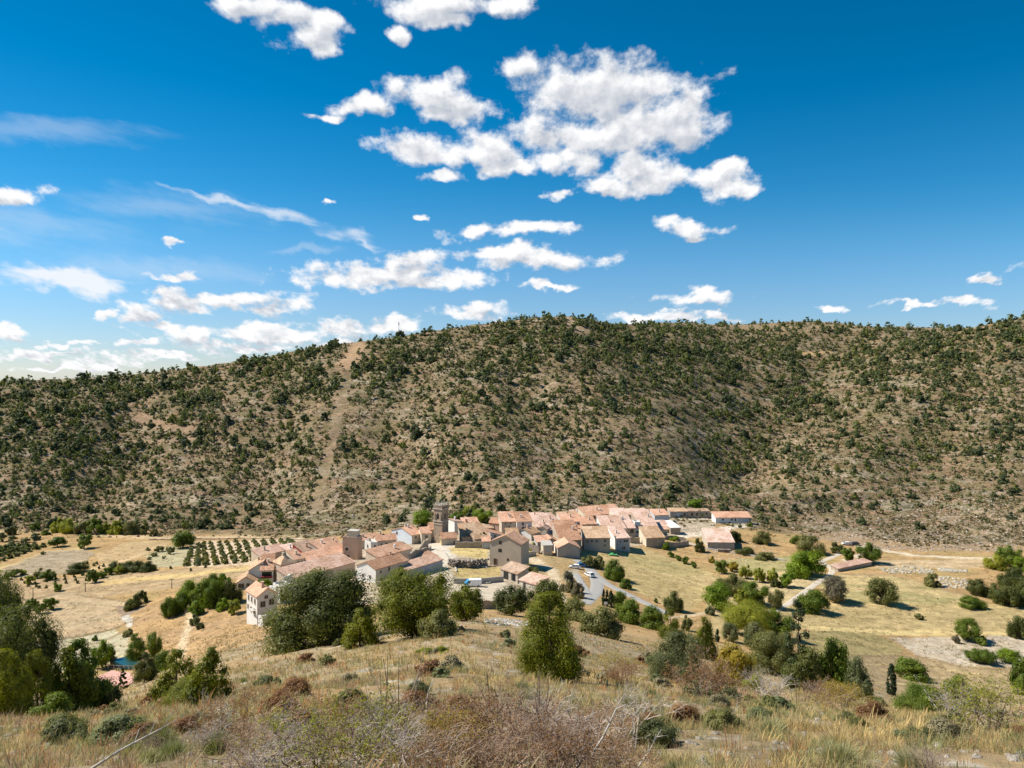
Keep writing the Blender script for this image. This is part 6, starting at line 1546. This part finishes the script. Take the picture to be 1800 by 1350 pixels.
def plane(du, dv):
    c = nt.nodes.new('ShaderNodeCombineXYZ')
    nt.links.new(math_(nt, 'MULTIPLY', math_(nt, 'ADD', u, du), iv), c.inputs[0])
    nt.links.new(math_(nt, 'DIVIDE', 1.0, math_(nt, 'ADD', math_(nt, 'MAXIMUM', math_(nt, 'ADD', v, dv), -.1), .6)), c.inputs[1])
    return c.outputs[0]
q0 = plane(0, 0); q1 = plane(-.010, .014)
def cn(q, s, det, rough, off=0.0):
    if off: q = node(nt, 'ShaderNodeVectorMath', {0: q, 1: (off, off * .7, off)}, operation='ADD').outputs[0]
    return node(nt, 'ShaderNodeTexNoise', {'Vector': q, 'Scale': s, 'Detail': det, 'Roughness': rough}).outputs[0]
uv = node(nt, 'ShaderNodeCombineXYZ', {0: u, 1: v}).outputs[0]
wn = node(nt, 'ShaderNodeTexNoise', {'Vector': q0, 'Scale': 13.0, 'Detail': 4, 'Roughness': .55}).outputs[1]
wv = node(nt, 'ShaderNodeVectorMath', {0: wn, 1: (.5, .5, .5)}, operation='SUBTRACT').outputs[0]
wv = node(nt, 'ShaderNodeVectorMath', {0: wv, 1: (.085, .05, 0)}, operation='MULTIPLY').outputs[0]
uvw = node(nt, 'ShaderNodeVectorMath', {0: uv, 1: wv}, operation='ADD').outputs[0]
CL = [(1060,158,150,58),(930,122,44,24),(1150,205,110,48),(1212,168,50,40),(1085,240,115,42),(1180,236,58,26),(1000,238,100,32),(1010,282,75,28),(760,165,78,28),(835,188,62,28),(700,155,30,16),(792,206,48,18),(640,190,60,15),(586,207,30,6),
 (728,262,80,24),(845,268,66,26),(770,308,40,9),(885,296,55,14),(1130,306,100,26),(1068,330,66,16),(1250,316,80,26),(1296,325,42,14),(1290,288,36,15),(985,348,26,8),(1078,341,34,11),
 (540,62,52,26),(572,86,24,16),(440,8,50,20),(505,28,52,20),(785,6,130,24),(792,30,52,14),(870,4,60,16),(705,60,22,15),(560,40,30,20),
 (900,402,102,13),(840,404,40,10),(735,387,15,7),(1210,400,55,14),(1228,411,28,9),(690,480,170,20),(722,456,70,19),(640,490,60,13),(790,490,60,15),(935,452,135,20),(870,440,60,12),(962,497,40,6),
 (836,545,62,13),(1230,524,76,12),(1160,556,76,9),(1262,558,28,7),(1462,539,34,7),(1596,540,46,6),(1686,532,42,8),(1733,487,34,9),(28,343,52,18),(308,426,18,6),(575,350,7,5),
 (380,528,140,19),(292,514,50,15),(470,541,54,15),(186,548,24,9),(252,556,44,18),(280,575,30,10),(480,586,190,14),(600,576,70,14),(702,574,44,13),(330,592,60,14),(18,584,32,15),(240,607,34,7),(100,606,70,6),(180,634,60,9),(60,622,90,7),(110,645,90,5),(300,625,90,5),(420,612,80,7),(300,480,34,8),(600,612,90,10),(-120,420,90,24),(-160,560,120,30),(1900,470,90,18),(1980,300,120,40)]
def cover(q):
    dm = None
    for (cx_, cy_, rx, ry) in CL:
        d = node(nt, 'ShaderNodeVectorMath', {0: q, 1: ((cx_ - CX) / F, (HZ - cy_) / F, 0)}, operation='SUBTRACT').outputs[0]
        d = node(nt, 'ShaderNodeVectorMath', {0: d, 1: (F / (rx * 1.12), F / (ry * 1.2), 0)}, operation='MULTIPLY').outputs[0]
        d = node(nt, 'ShaderNodeVectorMath', {0: d}, operation='LENGTH').outputs['Value']
        dm = d if dm is None else math_(nt, 'SMOOTH_MIN', dm, d, .25)
    return math_(nt, 'SUBTRACT', 1.02, dm)
body = cover(uvw)
above = cover(node(nt, 'ShaderNodeVectorMath', {0: uvw, 1: (-.004, .0135, 0)}, operation='ADD').outputs[0])
n0 = cn(q0, 19.0, 9, .60); n1 = cn(q1, 19.0, 9, .60); nl = cn(q0, 8.0, 4, .5, 3.3); nl1 = cn(q1, 8.0, 4, .5, 3.3)
dens_ = math_(nt, 'ADD', body, math_(nt, 'MULTIPLY', math_(nt, 'SUBTRACT', n0, .5), 2.75))
abv = math_(nt, 'ADD', above, math_(nt, 'MULTIPLY', math_(nt, 'SUBTRACT', n1, .5), 1.6))
alpha = mrange(nt, dens_, -.08, .62, 0, 1, True)
alpha = math_(nt, 'MULTIPLY', alpha, up)
relief = math_(nt, 'ADD', math_(nt, 'MULTIPLY', math_(nt, 'SUBTRACT', n0, n1), 2.2), math_(nt, 'MULTIPLY', math_(nt, 'SUBTRACT', nl, nl1), 3.0))
lit = math_(nt, 'ADD', math_(nt, 'SUBTRACT', .98, mrange(nt, abv, .05, .85, 0, .78, True)), relief, clamp=True)  # sunlit tops and shaded undersides of the clouds painted into their colour
ccol = mixc(nt, lit, (3.9, 4.15, 4.6), (6.9, 6.9, 6.95))
# high thin cirrus
def veil(items, warp):
    dm = None
    for (cx_, cy_, rx, ry, ang) in items:
        d = node(nt, 'ShaderNodeVectorMath', {0: warp, 1: ((cx_ - CX) / F, (HZ - cy_) / F, 0)}, operation='SUBTRACT').outputs[0]
        d = node(nt, 'ShaderNodeVectorRotate', {'Vector': d, 'Angle': R(ang)}, rotation_type='Z_AXIS').outputs[0]
        d = node(nt, 'ShaderNodeVectorMath', {0: d, 1: (F / rx, F / ry, 0)}, operation='MULTIPLY').outputs[0]
        d = node(nt, 'ShaderNodeVectorMath', {0: d}, operation='LENGTH').outputs['Value']
        dm = d if dm is None else math_(nt, 'SMOOTH_MIN', dm, d, .3)
    return math_(nt, 'SUBTRACT', 1.0, dm)
st = node(nt, 'ShaderNodeVectorRotate', {'Vector': uv, 'Angle': R(13)}, rotation_type='Z_AXIS').outputs[0]
st = node(nt, 'ShaderNodeVectorMath', {0: st, 1: (6, 34, 0)}, operation='MULTIPLY').outputs[0]
ns_ = node(nt, 'ShaderNodeTexNoise', {'Vector': st, 'Scale': 1.0, 'Detail': 7, 'Roughness': .62}).outputs[0]
c1 = veil([(390,350,140,10,15), (500,378,110,18,14), (610,412,90,18,10), (640,425,60,9,8)], uvw)
c1 = math_(nt, 'MULTIPLY', mrange(nt, math_(nt, 'ADD', c1, math_(nt, 'MULTIPLY', math_(nt, 'SUBTRACT', ns_, .5), 2.4)), .0, .9, 0, .62, True), up)
c2 = veil([(100,490,135,26,4), (170,500,60,30,0)], uvw)
c2 = math_(nt, 'MULTIPLY', mrange(nt, math_(nt, 'ADD', c2, math_(nt, 'MULTIPLY', math_(nt, 'SUBTRACT', ns_, .5), 1.4)), .0, .6, 0, .9, True), up)
c3 = veil([(60,230,230,34,3), (40,400,260,50,2), (260,470,230,26,2), (530,436,70,8,0), (300,360,220,36,5)], uvw)
c3 = math_(nt, 'MULTIPLY', mrange(nt, math_(nt, 'ADD', c3, math_(nt, 'MULTIPLY', math_(nt, 'SUBTRACT', ns_, .5), 2.0)), -.1, 1.0, 0, .24, True), up)
hs = node(nt, 'ShaderNodeHueSaturation', {'Hue': .489, 'Saturation': mrange(nt, v, .0, .28, 1.2, 1.45, True), 'Value': math_(nt, 'MULTIPLY', mrange(nt, v, .0, .2, .66, .86, True), mrange(nt, v, .22, .6, 1.0, .86, True)), 'Color': sky.outputs[0]}).outputs[0]
hs = mixc(nt, mrange(nt, v, 0, .2, 1, 0), hs, mixc(nt, 1.0, hs, (.86, .92, 1.12), 'MULTIPLY'))
fin = mixc(nt, c3, hs, (5.6, 6.0, 6.5))
fin = mixc(nt, c1, fin, (6.0, 6.3, 6.7))
fin = mixc(nt, c2, fin, (6.4, 6.55, 6.8))
fin = mixc(nt, alpha, fin, ccol)
bg_ = node(nt, 'ShaderNodeBackground', {'Color': fin, 'Strength': .1})
nt.links.new(bg_.outputs[0], wo.inputs[0])

sl = bpy.data.lights.new('sun', 'SUN'); sl.energy = 5.0; sl.angle = R(.53); sl.color = (1.0, .94, .83)
so = bpy.data.objects.new('sun', sl); col.objects.link(so)
el, az = R(SUN_EL), R(SUN_AZ)
sd = Vector((math.sin(az) * math.cos(el), math.cos(az) * math.cos(el), math.sin(el)))
so.rotation_euler = (-sd).to_track_quat('-Z', 'Y').to_euler(); so.location = sd * 300

cam = bpy.data.cameras.new('camera'); co = bpy.data.objects.new('camera', cam); col.objects.link(co)
co.location = (0, 0, 0); co.rotation_euler = (R(90), 0, 0)
cam.sensor_width = 36; cam.lens = F / 1800 * 36; cam.shift_y = -15 / 1800
cam.clip_start = .1; cam.clip_end = 9000
scene.camera = co
scene.render.resolution_x, scene.render.resolution_y = 1024, 768
scene.view_settings.view_transform = 'Standard'; scene.view_settings.look = 'None'
scene.view_settings.exposure = 0.55; scene.view_settings.gamma = 1.0; scene.view_settings.use_curve_mapping = False
scene.cycles.use_denoising = True
scene.cycles.max_bounces = 6; scene.cycles.diffuse_bounces = 3; scene.cycles.transparent_max_bounces = 8
